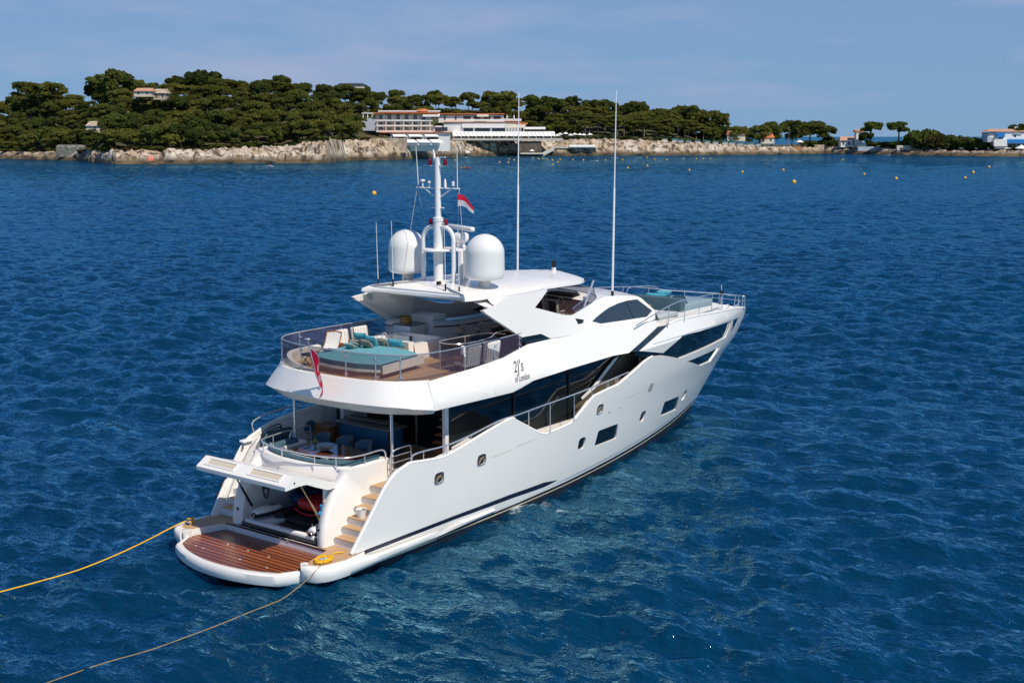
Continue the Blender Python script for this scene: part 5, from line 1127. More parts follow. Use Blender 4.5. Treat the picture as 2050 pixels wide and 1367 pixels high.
# ================================================================== the far shore
CLIFF = [(-500, 5), (0, 4), (150, 5), (240, 7), (400, 7), (470, 9), (530, 9.5), (560, 8), (610, 11), (660, 13), (720, 13), (800, 12.5), (900, 11), (1000, 12), (1100, 12), (1200, 12), (1300, 11), (1400, 9), (1500, 6.5), (1600, 5), (1700, 5), (1760, 5), (1850, 4.5), (1950, 4.2), (2050, 4.5), (2550, 5)]
SKYL = [(-500, 215), (-100, 212), (0, 208), (60, 190), (110, 188), (170, 184), (230, 168), (320, 170), (400, 165), (450, 165), (540, 162), (620, 168), (690, 178), (760, 186), (840, 190), (960, 194), (1040, 196), (1150, 205), (1260, 220), (1340, 228), (1400, 242), (1445, 256), (1480, 275), (1530, 268), (1640, 268), (1690, 288), (1800, 288), (1900, 288), (1990, 292), (2050, 292), (2550, 290)]
def col(tb, px): return interp(px, [t[0] for t in tb], [t[1] for t in tb])
def zpx(y, D): return at(1025, y, D).z
def ground(px, s_):
    """terrain height s_ metres inland of the waterline in the column px"""
    D0 = shoreD(px); c_ = col(CLIFF, px); Dk = D0+170
    hill = max(zpx(col(SKYL, px), Dk)-lerp(12.3, 11.5, sm(600, 800, px)), c_+1.0)
    if s_ <= 0: return -1.5
    if s_ < 14: return lerp(-1.5, c_, (s_/14)**.55)
    if s_ < 30: return c_+.6*(s_-14)/16
    flat = sm(690, 730, px)*(1-sm(1110, 1160, px))   # the hotel stands on a level shelf
    s0 = lerp(26, 88, flat)
    return lerp(c_+.6, hill, sm(s0, 175, s_)) if s_ < 240 else lerp(hill, hill*.55, sm(240, 500, s_))
OFF = [-6, -2, 0, 1, 2, 3.2, 4.5, 6, 7.5, 9, 11, 13, 15, 18, 22, 27, 33, 40, 52, 66, 84, 105, 130, 160, 190, 230, 300, 400, 520]
def terrain():
    P0 = -420; P1 = 2480; st_ = 2.5; n = int((P1-P0)/st_)+1; m_ = len(OFF); v = []
    for i in range(n):
        px = P0+i*st_; D0 = shoreD(px)
        for s_ in OFF:
            z = ground(px, s_); p = at(px, 300, D0+s_); q = Vector((p.x, p.y, z))
            if 0 <= s_ <= 40:
                a = noise.ridged_multi_fractal(Vector((p.x*.075, p.y*.075, z*.05)), 1.0, 2.1, 4, 1.0, 2.0)-1.0
                b = noise.noise(Vector((p.x*.20, p.y*.20, z*.25)))
                k = sm(0, 5, s_)*(1-sm(24, 40, s_)); c_ = col(CLIFF, px)
                q.z = z+k*(2.3*a+1.3*b)*min(1, c_/7)
                w = (3.4*noise.noise(Vector((p.x*.045, p.y*.045, 3)))+3.0*noise.noise(Vector((p.x*.11, p.y*.11, 7)))+2.2*noise.noise(Vector((p.x*.16, p.y*.16, z*.3+9))))*(1-sm(14, 40, s_))
                q += HF*w
                vd = noise.voronoi(Vector((p.x*.16+b, p.y*.16, z*.22)))[0]; cr_ = min(vd[1]-vd[0], .55); vd2 = noise.voronoi(Vector((p.x*.42, p.y*.42, z*.5)))[0]; cr2 = min(vd2[1]-vd2[0], .5)
                q += (HF*-1.7+Vector((0, 0, 1.5)))*(cr_*1.5+cr2*.55-.5)*k*min(1, c_/8)
                if s_ <= 0: q.z = -1.5
            elif s_ > 40: q.z = z+1.2*noise.noise(Vector((p.x*.03, p.y*.03, 0)))
            v.append(q)
    k0 = OFF.index(27)
    def patch(name, ja, jb, m, jit=True):
        w_ = jb-ja+1; mb_ = MB(); mb_.v = [tuple(v[i*m_+j]) for i in range(n) for j in range(ja, jb+1)]
        mb_.f = [[i*w_+j, (i+1)*w_+j, (i+1)*w_+j+1, i*w_+j+1] for i in range(n-1) for j in range(w_-1)]; mb_.m = [0]*len(mb_.f)
        o = mb_.build(name, m, None, smooth=24, flipfix=False)
        if o.data.polygons[len(mb_.f)//2].normal.z < 0: o.data.flip_normals()
        o['kind'] = 'structure'; return o
    # rock: pale limestone, tan patches, dark cracks, and a dark wet tide band low down
    m = bpy.data.materials.new('limestone_rock'); m.use_nodes = True; t = m.node_tree; p = t.nodes['Principled BSDF']; p.inputs['Roughness'].default_value = .9; LK = t.links
    co = t.nodes.new('ShaderNodeTexCoord')
    def nz_(scale, det, rough=.6, vec=None):
        n_ = t.nodes.new('ShaderNodeTexNoise'); n_.inputs['Scale'].default_value = scale; n_.inputs['Detail'].default_value = det; n_.inputs['Roughness'].default_value = rough; LK.new(vec or co.outputs['Object'], n_.inputs['Vector']); return n_.outputs['Fac']
    def ramp(src, a, b, c1, c2):
        r_ = t.nodes.new('ShaderNodeValToRGB'); r_.color_ramp.elements[0].position = a; r_.color_ramp.elements[1].position = b; r_.color_ramp.elements[0].color = (*c1, 1); r_.color_ramp.elements[1].color = (*c2, 1); LK.new(src, r_.inputs[0]); return r_.outputs[0]
    def mix(f, a, b):
        m_2 = t.nodes.new('ShaderNodeMix'); m_2.data_type = 'RGBA'; LK.new(f, m_2.inputs[0]); 
        for s_, i_ in ((a, 6), (b, 7)):
            if isinstance(s_, tuple): m_2.inputs[i_].default_value = (*s_, 1)
            else: LK.new(s_, m_2.inputs[i_])
        return m_2.outputs[2]
    mp_ = t.nodes.new('ShaderNodeMapping'); mp_.inputs['Rotation'].default_value = (.5, .3, .2); mp_.inputs['Scale'].default_value = (1, 1, .35); LK.new(co.outputs['Object'], mp_.inputs[0])
    basec = ramp(nz_(.06, 5), .38, .62, (.46, .34, .22), (.60, .52, .42))
    crack = ramp(nz_(.22, 7, .72, mp_.outputs[0]), .42, .53, (.16, .12, .09), (1, 1, 1))
    cm = t.nodes.new('ShaderNodeMix'); cm.data_type = 'RGBA'; cm.blend_type = 'MULTIPLY'; cm.inputs[0].default_value = 1; LK.new(basec, cm.inputs[6]); LK.new(crack, cm.inputs[7])
    sp_ = t.nodes.new('ShaderNodeSeparateXYZ'); LK.new(co.outputs['Object'], sp_.inputs[0])
    ad = t.nodes.new('ShaderNodeMath'); ad.operation = 'MULTIPLY_ADD'; ad.inputs[1].default_value = 3.0; LK.new(nz_(.12, 4), ad.inputs[0]); LK.new(sp_.outputs[2], ad.inputs[2])
    tide = t.nodes.new('ShaderNodeMapRange'); tide.inputs['From Min'].default_value = 3.0; tide.inputs['From Max'].default_value = 6.4; LK.new(ad.outputs[0], tide.inputs['Value'])
    wetc = ramp(nz_(.1, 3), .4, .6, (.05, .036, .02), (.14, .095, .05))
    LK.new(mix(tide.outputs[0], wetc, cm.outputs[2]), p.inputs['Base Color'])
    bp_ = t.nodes.new('ShaderNodeBump'); bp_.inputs['Strength'].default_value = .8; bp_.inputs['Distance'].default_value = 1.2; LK.new(nz_(.5, 6, .65), bp_.inputs['Height']); LK.new(bp_.outputs[0], p.inputs['Normal'])
    patch('rocky_shore', 0, k0, m)
    patch('wooded_headland', k0, m_-1, mat('scrub_soil', (.050, .056, .020), .95, var=.4, vscale=.06, var2=(.09, .075, .032)))
terrain()
def gz(px, s_): return ground(px, s_)
def gp_(px, s_): p = at(px, 300, shoreD(px)+s_); return Vector((p.x, p.y, ground(px, s_)))

# ---- trees
FOL = []
def foliage_mat(name, col):
    m = bpy.data.materials.new(name); m.use_nodes = True; t = m.node_tree; t.nodes.clear(); LK = t.links; N = t.nodes.new
    o = N('ShaderNodeOutputMaterial'); d = N('ShaderNodeBsdfDiffuse'); tr = N('ShaderNodeBsdfTranslucent'); ms = N('ShaderNodeMixShader'); ms.inputs[0].default_value = .46
    co = N('ShaderNodeTexCoord'); n = N('ShaderNodeTexNoise'); n.inputs['Scale'].default_value = .45; n.inputs['Detail'].default_value = 3; LK.new(co.outputs['Object'], n.inputs['Vector'])
    oi = N('ShaderNodeObjectInfo'); ad = N('ShaderNodeMath'); ad.operation = 'ADD'; LK.new(n.outputs['Fac'], ad.inputs[0]); LK.new(oi.outputs['Random'], ad.inputs[1]); hv = N('ShaderNodeMath'); hv.operation = 'MULTIPLY'; hv.inputs[1].default_value = .5; LK.new(ad.outputs[0], hv.inputs[0])
    r_ = N('ShaderNodeValToRGB'); r_.color_ramp.elements[0].position = .22; r_.color_ramp.elements[1].position = .80; r_.color_ramp.elements[0].color = (*[c*.62 for c in col], 1); r_.color_ramp.elements[1].color = (col[0]*1.4, col[1]*1.25, col[2]*1.2, 1); LK.new(hv.outputs[0], r_.inputs[0])
    LK.new(r_.outputs[0], d.inputs['Color']); LK.new(r_.outputs[0], tr.inputs['Color']); LK.new(d.outputs[0], ms.inputs[1]); LK.new(tr.outputs[0], ms.inputs[2]); LK.new(ms.outputs[0], o.inputs[0]); return m
for i, c_ in enumerate([(.130, .150, .036), (.098, .128, .031), (.148, .160, .038), (.084, .110, .031)]): FOL.append(foliage_mat('pine_foliage_%s' % 'abcd'[i], c_))
BARK = mat('pale_pine_bark', (.20, .16, .12), .9, var=.3, vscale=1.2)
BARKD = mat('dark_pine_bark', (.07, .05, .04), .9)
def crown_mesh(seed, rx, rz, lobes, leaf, nleaf, flat=.55, zc=0.):
    """foliage: leaf-tuft faces scattered over and through a cluster of uneven lobes"""
    r_ = np.random.default_rng(seed); vs_ = []; fs = []
    L_ = []
    for i in range(lobes):
        a = r_.random()*2*pi; d = sqrt(r_.random())*.80; x, y = d*rx*cos(a), d*rx*sin(a); e = sqrt(max(0, 1-d*d*.8))
        L_.append((x, y, zc+rz*e*(r_.random()*1.45-.55 if i % 3 else .75), rx*(.20+.17*r_.random()), rz*(.22+.16*r_.random())))
    per = nleaf//lobes
    for (x, y, z, a, b) in L_:
        n_ = r_.normal(size=(per, 3)); n_ /= np.linalg.norm(n_, axis=1)[:, None]; n_[:, 2] = np.where(n_[:, 2] < -.35, -n_[:, 2], n_[:, 2])
        rad = (.62+.50*r_.random(per))
        P = np.stack([x+n_[:, 0]*a*rad, y+n_[:, 1]*a*rad, z+n_[:, 2]*b*rad], 1)
        for k in range(per):
            nn = Vector(n_[k])+Vector(r_.normal(size=3))*.75; nn.normalize(); t1 = nn.cross(Vector((.3, .5, .8))).normalized(); t2 = nn.cross(t1); s_ = leaf*(.6+.8*r_.random()); p = Vector(P[k]); o = len(vs_)
            vs_ += [p-t1*s_-t2*s_*.6, p+t1*s_*.9-t2*s_*.7, p+t1*s_+t2*s_*.7, p-t1*s_*.8+t2*s_*.6]; fs.append([o, o+1, o+2, o+3])
    return vs_, fs, L_
def make_tree(name, seed, rx, rz, h, lobes, fol, label, bark=BARKD, trunk_r=.28, leaf=.55, nleaf=1500, kinds='tree', limbs=5, lean=0.):
    r_ = empty(name, (0, 0, 0), label, kinds)
    vs_, fs, L_ = crown_mesh(seed, rx, rz, lobes, leaf, nleaf, zc=h-rz*1.05)
    q = MB(); q.add([tuple(v) for v in vs_], fs); q.build('crown', fol, r_, smooth=None, flipfix=False)
    q = MB(); rnd = random.Random(seed); zt_ = h-rz*.7; bx, by = lean*2, lean
    q.tube([(0, 0, -2.5), (bx*.3, by*.3, zt_*.5), (bx, by, zt_)], [trunk_r, trunk_r*.8, trunk_r*.6], 6)
    for i in range(limbs):
        L = L_[rnd.randrange(len(L_))]; q.tube([(bx*.6, by*.6, zt_*(.55+.4*rnd.random())), (L[0]*.5, L[1]*.5, lerp(zt_, L[2], .6)), (L[0]*.9, L[1]*.9, L[2])], [trunk_r*.5, trunk_r*.35, trunk_r*.2], 5)
    q.build('trunk', bark, r_); return r_
protos = [make_tree('pine_tree', 11, 7.6, 5.0, 11.5, 28, FOL[0], '', nleaf=4400, leaf=.40), make_tree('pine_tree', 12, 6.4, 5.8, 12.5, 24, FOL[1], '', nleaf=4200, leaf=.40), make_tree('pine_tree', 13, 8.2, 4.4, 11.0, 30, FOL[2], '', nleaf=4400, leaf=.40), make_tree('pine_tree', 14, 6.0, 5.8, 11.5, 22, FOL[3], '', nleaf=4000, leaf=.40),
          make_tree('pine_tree', 15, 7.8, 3.2, 14.5, 20, FOL[0], '', bark=BARK, trunk_r=.42, limbs=10, nleaf=3800, leaf=.40), make_tree('pine_tree', 16, 6.8, 3.0, 14.0, 17, FOL[2], '', bark=BARK, trunk_r=.40, limbs=9, lean=.9, nleaf=3600, leaf=.40), make_tree('pine_tree', 17, 6.0, 2.6, 11.0, 22, FOL[1], '', trunk_r=.5, limbs=10, nleaf=4200, leaf=.40)]
KIND = ['']*7; KIND[:6] = ['olive green round topped pine in the wood on the headland slope', 'dark green tall crowned pine in the wood on the headland slope', 'yellow green spreading pine in the wood on the headland slope', 'blackish green dense pine in the wood on the headland slope',
        'umbrella pine with pale bare trunk at the wood edge beside the hotel', 'yellowish umbrella pine with pale bare trunk at the wood edge beside the hotel']
used = [False]*len(protos)
def put(k, loc, s_, rz, label=None, group=None):
    label = label or KIND[k]; group = group or ['olive pines of the wood', 'dark pines of the wood', 'yellow green pines of the wood', 'blackish pines of the wood', 'bare trunked umbrella pines', 'yellowish umbrella pines', ''][k]
    p = protos[k]
    if not used[k]:
        used[k] = True; p.location = loc; p.rotation_euler = (0, 0, rz); p.scale = s_ if hasattr(s_, '__len__') else (s_,)*3; p['label'] = label; p['group'] = group; return p
    return dup(p, loc, rz, s_, label, group)
rnd = random.Random(21)
def hotel_clear(px, s_):
    if 712 < px < 1090 and s_ < 92: return False
    if 1090 <= px < 1130 and s_ < 46: return False
    return True
count = 0
for s_, gap in ((27, 15), (38, 13), (52, 13), (68, 14), (86, 15), (108, 15), (132, 16), (158, 16), (186, 17)):
    px = -60+rnd.random()*10
    while px < 1462:
        D = shoreD(px)+s_; mpp = D/FPX
        # real spacing along an oblique shore
        dpx = gap/mpp*(.72+.6*rnd.random())*.80; px += dpx
        if px > 1462: break
        so = s_+rnd.uniform(-6, 6); tall = 1.0
        if not hotel_clear(px, so): continue
        if px > 1140 and so < 44: continue
        k = rnd.choice([0, 0, 1, 2, 2, 3]) if not (1020 < px < 1420 and so < 85 and rnd.random() < .75) else rnd.choice([4, 5])
        sc_ = rnd.uniform(.88, 1.32)*(1.05 if so > 120 else 1)*(.8 if so < 34 else 1)
        p = gp_(px, so); put(k, p, (sc_, sc_, sc_*rnd.uniform(.88, 1.1)), rnd.random()*6.28); count += 1
# singled-out trees on the skyline and the point
def pin(k, px, ytop, s_, width_px, label, name=None, hgt=None):
    D = shoreD(px)+s_; p = gp_(px, s_); top_ = at(px, ytop, D).z; H = {0: 12.0, 1: 13.2, 2: 11.4, 3: 12.2, 4: 14.8, 5: 14.2, 6: 11.2}[k]; Rr = {0: 7.8, 1: 6.6, 2: 8.4, 3: 6.2, 4: 8.0, 5: 7.0, 6: 6.6}[k]
    sc_ = width_px*D/FPX/2/Rr if not hgt else (top_-p.z)/H
    if k == 6: sc_ = (width_px*D/FPX/2/Rr, width_px*D/FPX/2/Rr, (top_-p.z)/H)
    else: p.z = top_-H*sc_
    return put(k, p, sc_, rnd.random()*6.28, label, 'trees standing out on the skyline')
pin(1, 233, 138, 150, 78, 'tall dark pine standing highest on the left skyline, above the pink roof'); pin(0, 196, 153, 150, 40, 'dark pine just left of the tallest skyline pine')
pin(3, 412, 138, 160, 78, 'domed pine standing above the skyline left of the hill top'); pin(2, 60, 164, 120, 62, 'brownish wind bent pine at the left end of the skyline'); pin(2, 110, 165, 130, 62, 'flat topped olive pine at the left end of the skyline')
pin(0, 1275, 202, 150, 60, 'round pine rising above the wood to the right of the tall right aerial'); pin(0, 1372, 210, 110, 100, 'broad umbrella pine forming the second last hump of the wood'); pin(2, 1425, 222, 90, 78, 'broad umbrella pine at the right end of the main wood')
pin(0, 1000, 181, 170, 80, 'broad pine on the skyline behind the hotel roof terrace'); pin(1, 1095, 193, 150, 70, 'broad pine on the skyline right of the left tall aerial')
pin(6, 1742, 244, 22, 50, 'umbrella pine behind the small white cottage on the point'); pin(3, 1733, 264, 14, 64, 'low dark pine directly before the cottage roof on the point', hgt=9)
pin(6, 1798, 244, 22, 54, 'lone umbrella pine standing free on the point')
for i, (px, y, w) in enumerate(((1520, 250, 50), (1545, 243, 70), (1585, 240, 80), (1620, 243, 70), (1655, 250, 60), (1480, 252, 50), (1470, 262, 50), (1500, 262, 44), (2042, 246, 40))):
    pin([0, 1, 0, 2, 3, 0, 2, 1, 3][i], px, y, 34, w, ['left outer tree of the grove on the low point', 'second tree from the left in the grove on the low point', 'tallest broad tree in the middle of the grove on the low point', 'olive tree right of the middle of the grove on the low point', 'dark right outer tree of the grove on the low point', 'tree above the brown hut left of the grove', 'small olive tree behind the brown hut roof', 'small dark tree right of the brown hut roof', 'dark tree behind the villa chimney'][i], hgt=9)
# bushes
def bush_proto(seed, fol):
    r_ = empty('bush', (0, 0, 0), '', 'bush'); vs_, fs, L_ = crown_mesh(seed, 4.0, 3.0, 9, .5, 700, zc=.4); MB().add([tuple(v) for v in vs_], fs).build('foliage', fol, r_, smooth=None, flipfix=False); return r_
bpz = [bush_proto(31, FOL[1]), bush_proto(32, foliage_mat('scrub_green', (.075, .105, .022))), bush_proto(33, foliage_mat('dry_scrub', (.10, .085, .03)))]; bu = [False]*3
BL = ['dark green bush on the rocks at the foot of the wood', 'bright green bush on the rocks at the foot of the wood', 'dry olive bush on the rocks at the foot of the wood']
def bush(k, loc, s_, label=None, group=None):
    label = label or BL[k]; group = group or ['dark shore bushes', 'bright shore bushes', 'dry shore bushes'][k]
    if not bu[k]: bu[k] = True; b = bpz[k]; b.location = loc; b.scale = s_; b['label'] = label; b['group'] = group; b.rotation_euler = (0, 0, rnd.random()*6); return
    dup(bpz[k], loc, rnd.random()*6, s_, label, group)
px = -40
while px < 735:
    bush(rnd.choice([0, 0, 1, 2]), gp_(px, rnd.uniform(20, 30))-Vector((0, 0, .6)), (rnd.uniform(.8, 1.4), rnd.uniform(.8, 1.3), rnd.uniform(.5, 1.0))); px += rnd.uniform(13, 24)
px = 1140
while px < 1470:
    bush(rnd.choice([0, 0, 1]), gp_(px, rnd.uniform(34, 44))-Vector((0, 0, .8)), (rnd.uniform(1, 1.5), rnd.uniform(1, 1.4), rnd.uniform(.7, 1.2)), ['dark green bush between the wood and the pale cliff', 'bright green bush between the wood and the pale cliff'][0] if False else None); px += rnd.uniform(16, 30)
for px, y, w, k in ((1830, 268, 50, 1), (1855, 262, 70, 0), (1885, 268, 60, 2), (1915, 274, 60, 0), (1945, 277, 60, 0), (1970, 284, 50, 0), (1810, 282, 40, 0), (1840, 282, 50, 0), (1870, 283, 50, 0), (1900, 284, 50, 0), (1770, 284, 40, 0), (1790, 284, 40, 0), (1750, 285, 30, 0), (2000, 290, 50, 0), (2030, 292, 50, 0), (1640, 281, 40, 1), (1670, 281, 40, 1), (1620, 282, 40, 0)):
    D = shoreD(px)+24; p = gp_(px, 24); top_ = at(px, y, D).z; h_ = max(top_-p.z, 1.5); bush(k, p-Vector((0, 0, .5)), (w*D/FPX/2/4.0, w*D/FPX/2/4.0, h_/3.4), ['dark hedge bush on the low point behind the beach', 'bright hedge bush on the low point behind the beach', 'dry hedge bush on the low point behind the beach'][k], ['dark hedge on the point', 'bright hedge on the point', 'dry hedge on the point'][k])
# palms in the grove
for px, y in ((1556, 253), (1578, 255), (1622, 250), (1597, 262)):
    D = shoreD(px)+26; p = gp_(px, 26); top_ = at(px, y, D).z-p.z; r_ = empty('palm_tree', p, 'pale green palm rising before the grove on the low point', 'palm', 'palms before the grove')
    MB().tube([(p.x, p.y, p.z-1), (p.x, p.y, p.z+top_)], [.3, .22], 6).build('trunk', BARK, r_)
    q = MB(); rr_ = random.Random(int(px))
    for i in range(26):
        a = rr_.random()*6.28; e = rr_.uniform(-.3, 1.1); d = Vector((cos(a), sin(a), 0)); c_ = p+Vector((0, 0, top_)); w = Vector((-sin(a), cos(a), 0))*.28
        P = [c_, c_+d*1.3+Vector((0, 0, .9*e)), c_+d*2.5+Vector((0, 0, .9*e-.8))]
        o = len(q.v); 
        for j, pt in enumerate(P): q.v += [tuple(pt-w*(1-.4*j)), tuple(pt+w*(1-.4*j))]
        for j in range(2): q.f.append([o+2*j, o+2*j+1, o+2*j+3, o+2*j+2]); q.m.append(0)
    q.build('fronds', mat('palm_green', (.075, .095, .035), .7), r_, smooth=None, flipfix=False)

# ---- buildings: helper, a box whose front face covers photo pixels x0..x1, y0..y1 at distance D
def fbox(q, x0, x1, y0, y1, D, depth, m=0, slope=0.):
    a, b, c_, d = at(x0, y1, D), at(x1, y1, D), at(x1, y0, D), at(x0, y0, D); c_.z = d.z = (c_.z+d.z)/2; a.z = b.z = (a.z+b.z)/2
    k = HF*depth; up = Vector((0, 0, slope))
    q.hexa([a, b, b+k, a+k, d, c_, c_+k+up, d+k+up], m); return q
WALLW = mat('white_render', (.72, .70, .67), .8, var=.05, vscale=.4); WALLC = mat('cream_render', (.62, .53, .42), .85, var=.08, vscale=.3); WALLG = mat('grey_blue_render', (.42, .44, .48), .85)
ROOFO = mat('orange_roof_tile', (.55, .16, .06), .8, var=.2, vscale=.8); ROOFP = mat('pink_terracotta', (.52, .27, .17), .85, var=.15, vscale=.5); WIN = mat('far_window', (.035, .05, .065), .2); AWN = mat('white_awning', (.80, .78, .75), .85); AWNC = mat('cream_awning', (.72, .64, .50), .85)
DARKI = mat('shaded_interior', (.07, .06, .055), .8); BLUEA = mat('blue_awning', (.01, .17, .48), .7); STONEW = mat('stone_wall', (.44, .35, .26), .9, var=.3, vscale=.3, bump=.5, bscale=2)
Dh = Dh1 = shoreD(790)+36
h1 = empty('hotel_wing', at(800, 290, Dh), 'white hotel wing with two floors of balconies under an orange roof edge', 'hotel')
q = MB(); fbox(q, 753, 860, 230, 264, Dh+3.0, 16); q.build('wall', WALLC, h1, smooth=None)
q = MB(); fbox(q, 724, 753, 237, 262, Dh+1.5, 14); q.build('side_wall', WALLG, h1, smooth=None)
q = MB(); fbox(q, 748, 878, 225.6, 227.6, Dh-1.0, 19); q.build('roof', ROOFO, h1, smooth=None)
q = MB(); fbox(q, 757, 880, 221.5, 224.2, Dh+3, 12); q.build('parapet', WALLW, h1, smooth=None)
q = MB(); q.lathe([(5.2, 0), (4.4, 1.0), (2.2, 1.9), (0, 2.2)], at(846, 224, Dh+6), 16); q.build('dome_roof', ROOFO, h1)
for r_i, (ya, yb) in enumerate(((229.5, 242), (244, 252), (254, 263))):
    for i in range(6):
        xa = 757+i*17.2; q = MB(); fbox(q, xa+2.0, xa+9.5, ya+.8, yb-2.4, Dh+2.9, .2, 0); w_ = q.build('window', mat('loggia_window', (.13, .14, .14), .3) if i % 2 == 0 or r_i < 2 else mat('loggia_shade', (.30, .25, .19), .8), h1, smooth=None)
        q = MB(); fbox(q, xa+9.5, xa+13, ya+1, yb-2.4, Dh+2.8, .08); q.build('curtain', WALLW, w_, smooth=None)
for r_i, y in enumerate((240, 250.5, 261.5)):
    q = MB(); fbox(q, 753, 866, y, y+3.2, Dh, .25); fbox(q, 753, 866, y+2.6, y+3.4, Dh, 3.1); q.build('balcony', WALLW, h1, smooth=None)
for i in range(7):
    x = 754+i*17.6; q = MB(); fbox(q, x, x+2.2, 243, 264, Dh+.3, 2.8); q.build('pillar', WALLC, h1, smooth=None)
q = MB(); fbox(q, 846, 880, 231, 234, Dh-1.5, 3, slope=1.0); q.build('awning', AWN, h1, smooth=None)
for i in range(3): q = MB(); fbox(q, 726+i*9, 728+i*9, 227, 236, Dh+2, .5); q.build('pergola_post', WALLW, h1, smooth=None)
q = MB(); fbox(q, 724, 750, 226, 228, Dh+1.5, 6); q.build('pergola', WALLW, h1, smooth=None)
q = MB(); fbox(q, 860, 884, 252, 264, Dh+5, 10); q.build('link_wall', WALLW, h1, smooth=None); q = MB(); fbox(q, 871, 896, 255, 263, Dh+4.7, .3); q.build('glazing', WIN, h1, smooth=None)
Dh = shoreD(930)+22
h2 = empty('hotel_pavilion', at(970, 290, Dh), 'white stepped hotel pavilion with a glazed dining floor and orange roof lines', 'hotel')
q = MB(); fbox(q, 878, 1008, 231, 246, Dh+6, 14); q.build('upper_wall', WALLW, h2, smooth=None)
q = MB(); fbox(q, 876, 1010, 227.4, 229.4, Dh+4, 16); q.build('roof', ROOFO, h2, smooth=None)
q = MB(); fbox(q, 888, 1044, 244, 245.2, Dh+2, 6); q.build('orange_band', ROOFO, h2, smooth=None)
q = MB(); fbox(q, 888, 1040, 246, 266, Dh+3.2, 14); q.build('lower_wall', WALLW, h2, smooth=None)
for xa, xb in ((928, 947), (951, 981), (985, 1011)): q = MB(); fbox(q, xa, xb, 257, 264.5, Dh+3.0, .3); q.build('dining_window', WIN, h2, smooth=None)
for xa in (889, 911): q = MB(); fbox(q, xa, xa+3, 233, 240, Dh+5.8, .3); q.build('window', WIN, h2, smooth=None)
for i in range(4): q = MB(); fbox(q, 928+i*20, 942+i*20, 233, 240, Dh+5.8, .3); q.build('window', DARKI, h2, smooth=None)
q = MB(); fbox(q, 918, 1010, 239, 243, Dh+2.2, .3); q.build('balcony', WALLW, h2, smooth=None)
q = MB(); fbox(q, 955, 978, 231, 234, Dh+2.5, 3.4, slope=1); q.build('awning', AWNC, h2, smooth=None)
q = MB(); fbox(q, 925, 1012, 248, 256, Dh+1.5, 1.6); q.build('fascia', WALLW, h2, smooth=None)
q = MB(); fbox(q, 1006, 1044, 238, 242.5, Dh+6, 10); q.build('roof_terrace', WALLW, h2, smooth=None)
for x in (1015, 1029): MB().lathe([(.25, 0), (.55, .3), (.3, 3.2), (.05, 3.6)], at(x, 239, Dh+6), 8).build('closed_parasol', AWN, h2)
q = MB(); fbox(q, 1012, 1052, 250, 256, Dh+1, 8, slope=1.2); q.build('awning', AWNC, h2, smooth=None)
for i in range(7): q = MB(); fbox(q, 1012+i*6, 1013.2+i*6, 256, 265, Dh+1, .4); q.build('post', WALLW, h2, smooth=None)
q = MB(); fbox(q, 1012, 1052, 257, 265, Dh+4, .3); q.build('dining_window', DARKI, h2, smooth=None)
q = MB(); fbox(q, 1034, 1056, 246, 249, Dh+2, 6); q.build('orange_band', ROOFO, h2, smooth=None)
q = MB(); fbox(q, 1050, 1092, 256, 259, Dh+1, 7, slope=.6); q.build('awning', AWN, h2, smooth=None)
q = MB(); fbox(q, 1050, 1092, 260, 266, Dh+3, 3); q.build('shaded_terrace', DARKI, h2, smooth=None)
Dh = Dh1
h3 = empty('lower_rooms', at(840, 300, Dh-8), 'low white row of hotel rooms with orange roof edge and sloping white awnings above the cliff', 'hotel')
q = MB(); fbox(q, 760, 902, 264.6, 266.4, Dh-6, 12); q.build('roof', ROOFO, h3, smooth=None)
q = MB(); fbox(q, 782, 900, 267, 303, Dh-4.5, 10); q.build('wall', WALLW, h3, smooth=None)
for i in range(3):
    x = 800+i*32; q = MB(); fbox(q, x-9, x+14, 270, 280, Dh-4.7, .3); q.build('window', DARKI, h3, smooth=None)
    q = MB(); a, b = at(x-12, 274, Dh-7.5), at(x+16, 274, Dh-7.5); c_, d = at(x+8, 268, Dh-4.6), at(x-16, 268, Dh-4.6); dz = Vector((0, 0, .15)); q.hexa([a, b, c_, d, a+dz, b+dz, c_+dz, d+dz]); q.build('awning', AWN, h3, smooth=None)
    x = 820+i*26; q = MB(); a, b = at(x-6, 286, Dh-11), at(x+18, 286, Dh-11); c_, d = at(x+8, 279.5, Dh-6), at(x-14, 279.5, Dh-6); q.hexa([a, b, c_, d, a+dz, b+dz, c_+dz, d+dz]); q.build('awning', AWN, h3, smooth=None)
q = MB(); fbox(q, 812, 880, 287, 291, Dh-10, 5); q.build('terrace_edge', WALLW, h3, smooth=None)
Dh = shoreD(930)+22
h4 = empty('terrace_restaurant', at(1000, 290, Dh-8), 'long restaurant terrace under a pleated white canopy on the cliff edge', 'restaurant')
q = MB(); fbox(q, 906, 1110, 264.5, 267, Dh-4, 9, slope=.5)
for i in range(26):
    x = 906+i*7.9; a, b = at(x, 273.5, Dh-10), at(x+7.9, 273.5, Dh-10); c_, d = at(x+7.4, 265.5, Dh-4), at(x+.5, 265.5, Dh-4); mid = (a+b)/2+Vector((0, 0, .55)); m2 = (c_+d)/2+Vector((0, 0, .2)); o = len(q.v); q.v += [tuple(p) for p in (a, mid, b, c_, m2, d)]; q.f += [[o, o+1, o+4, o+5], [o+1, o+2, o+3, o+4]]; q.m += [0, 0]
q.build('canopy', AWN, h4, smooth=None)
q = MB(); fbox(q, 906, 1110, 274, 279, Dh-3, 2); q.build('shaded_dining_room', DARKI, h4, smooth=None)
q = MB(); fbox(q, 904, 1128, 279, 281.5, Dh-10, 12); q.build('terrace_slab', mat('terrace_concrete', (.50, .46, .40), .9), h4, smooth=None)
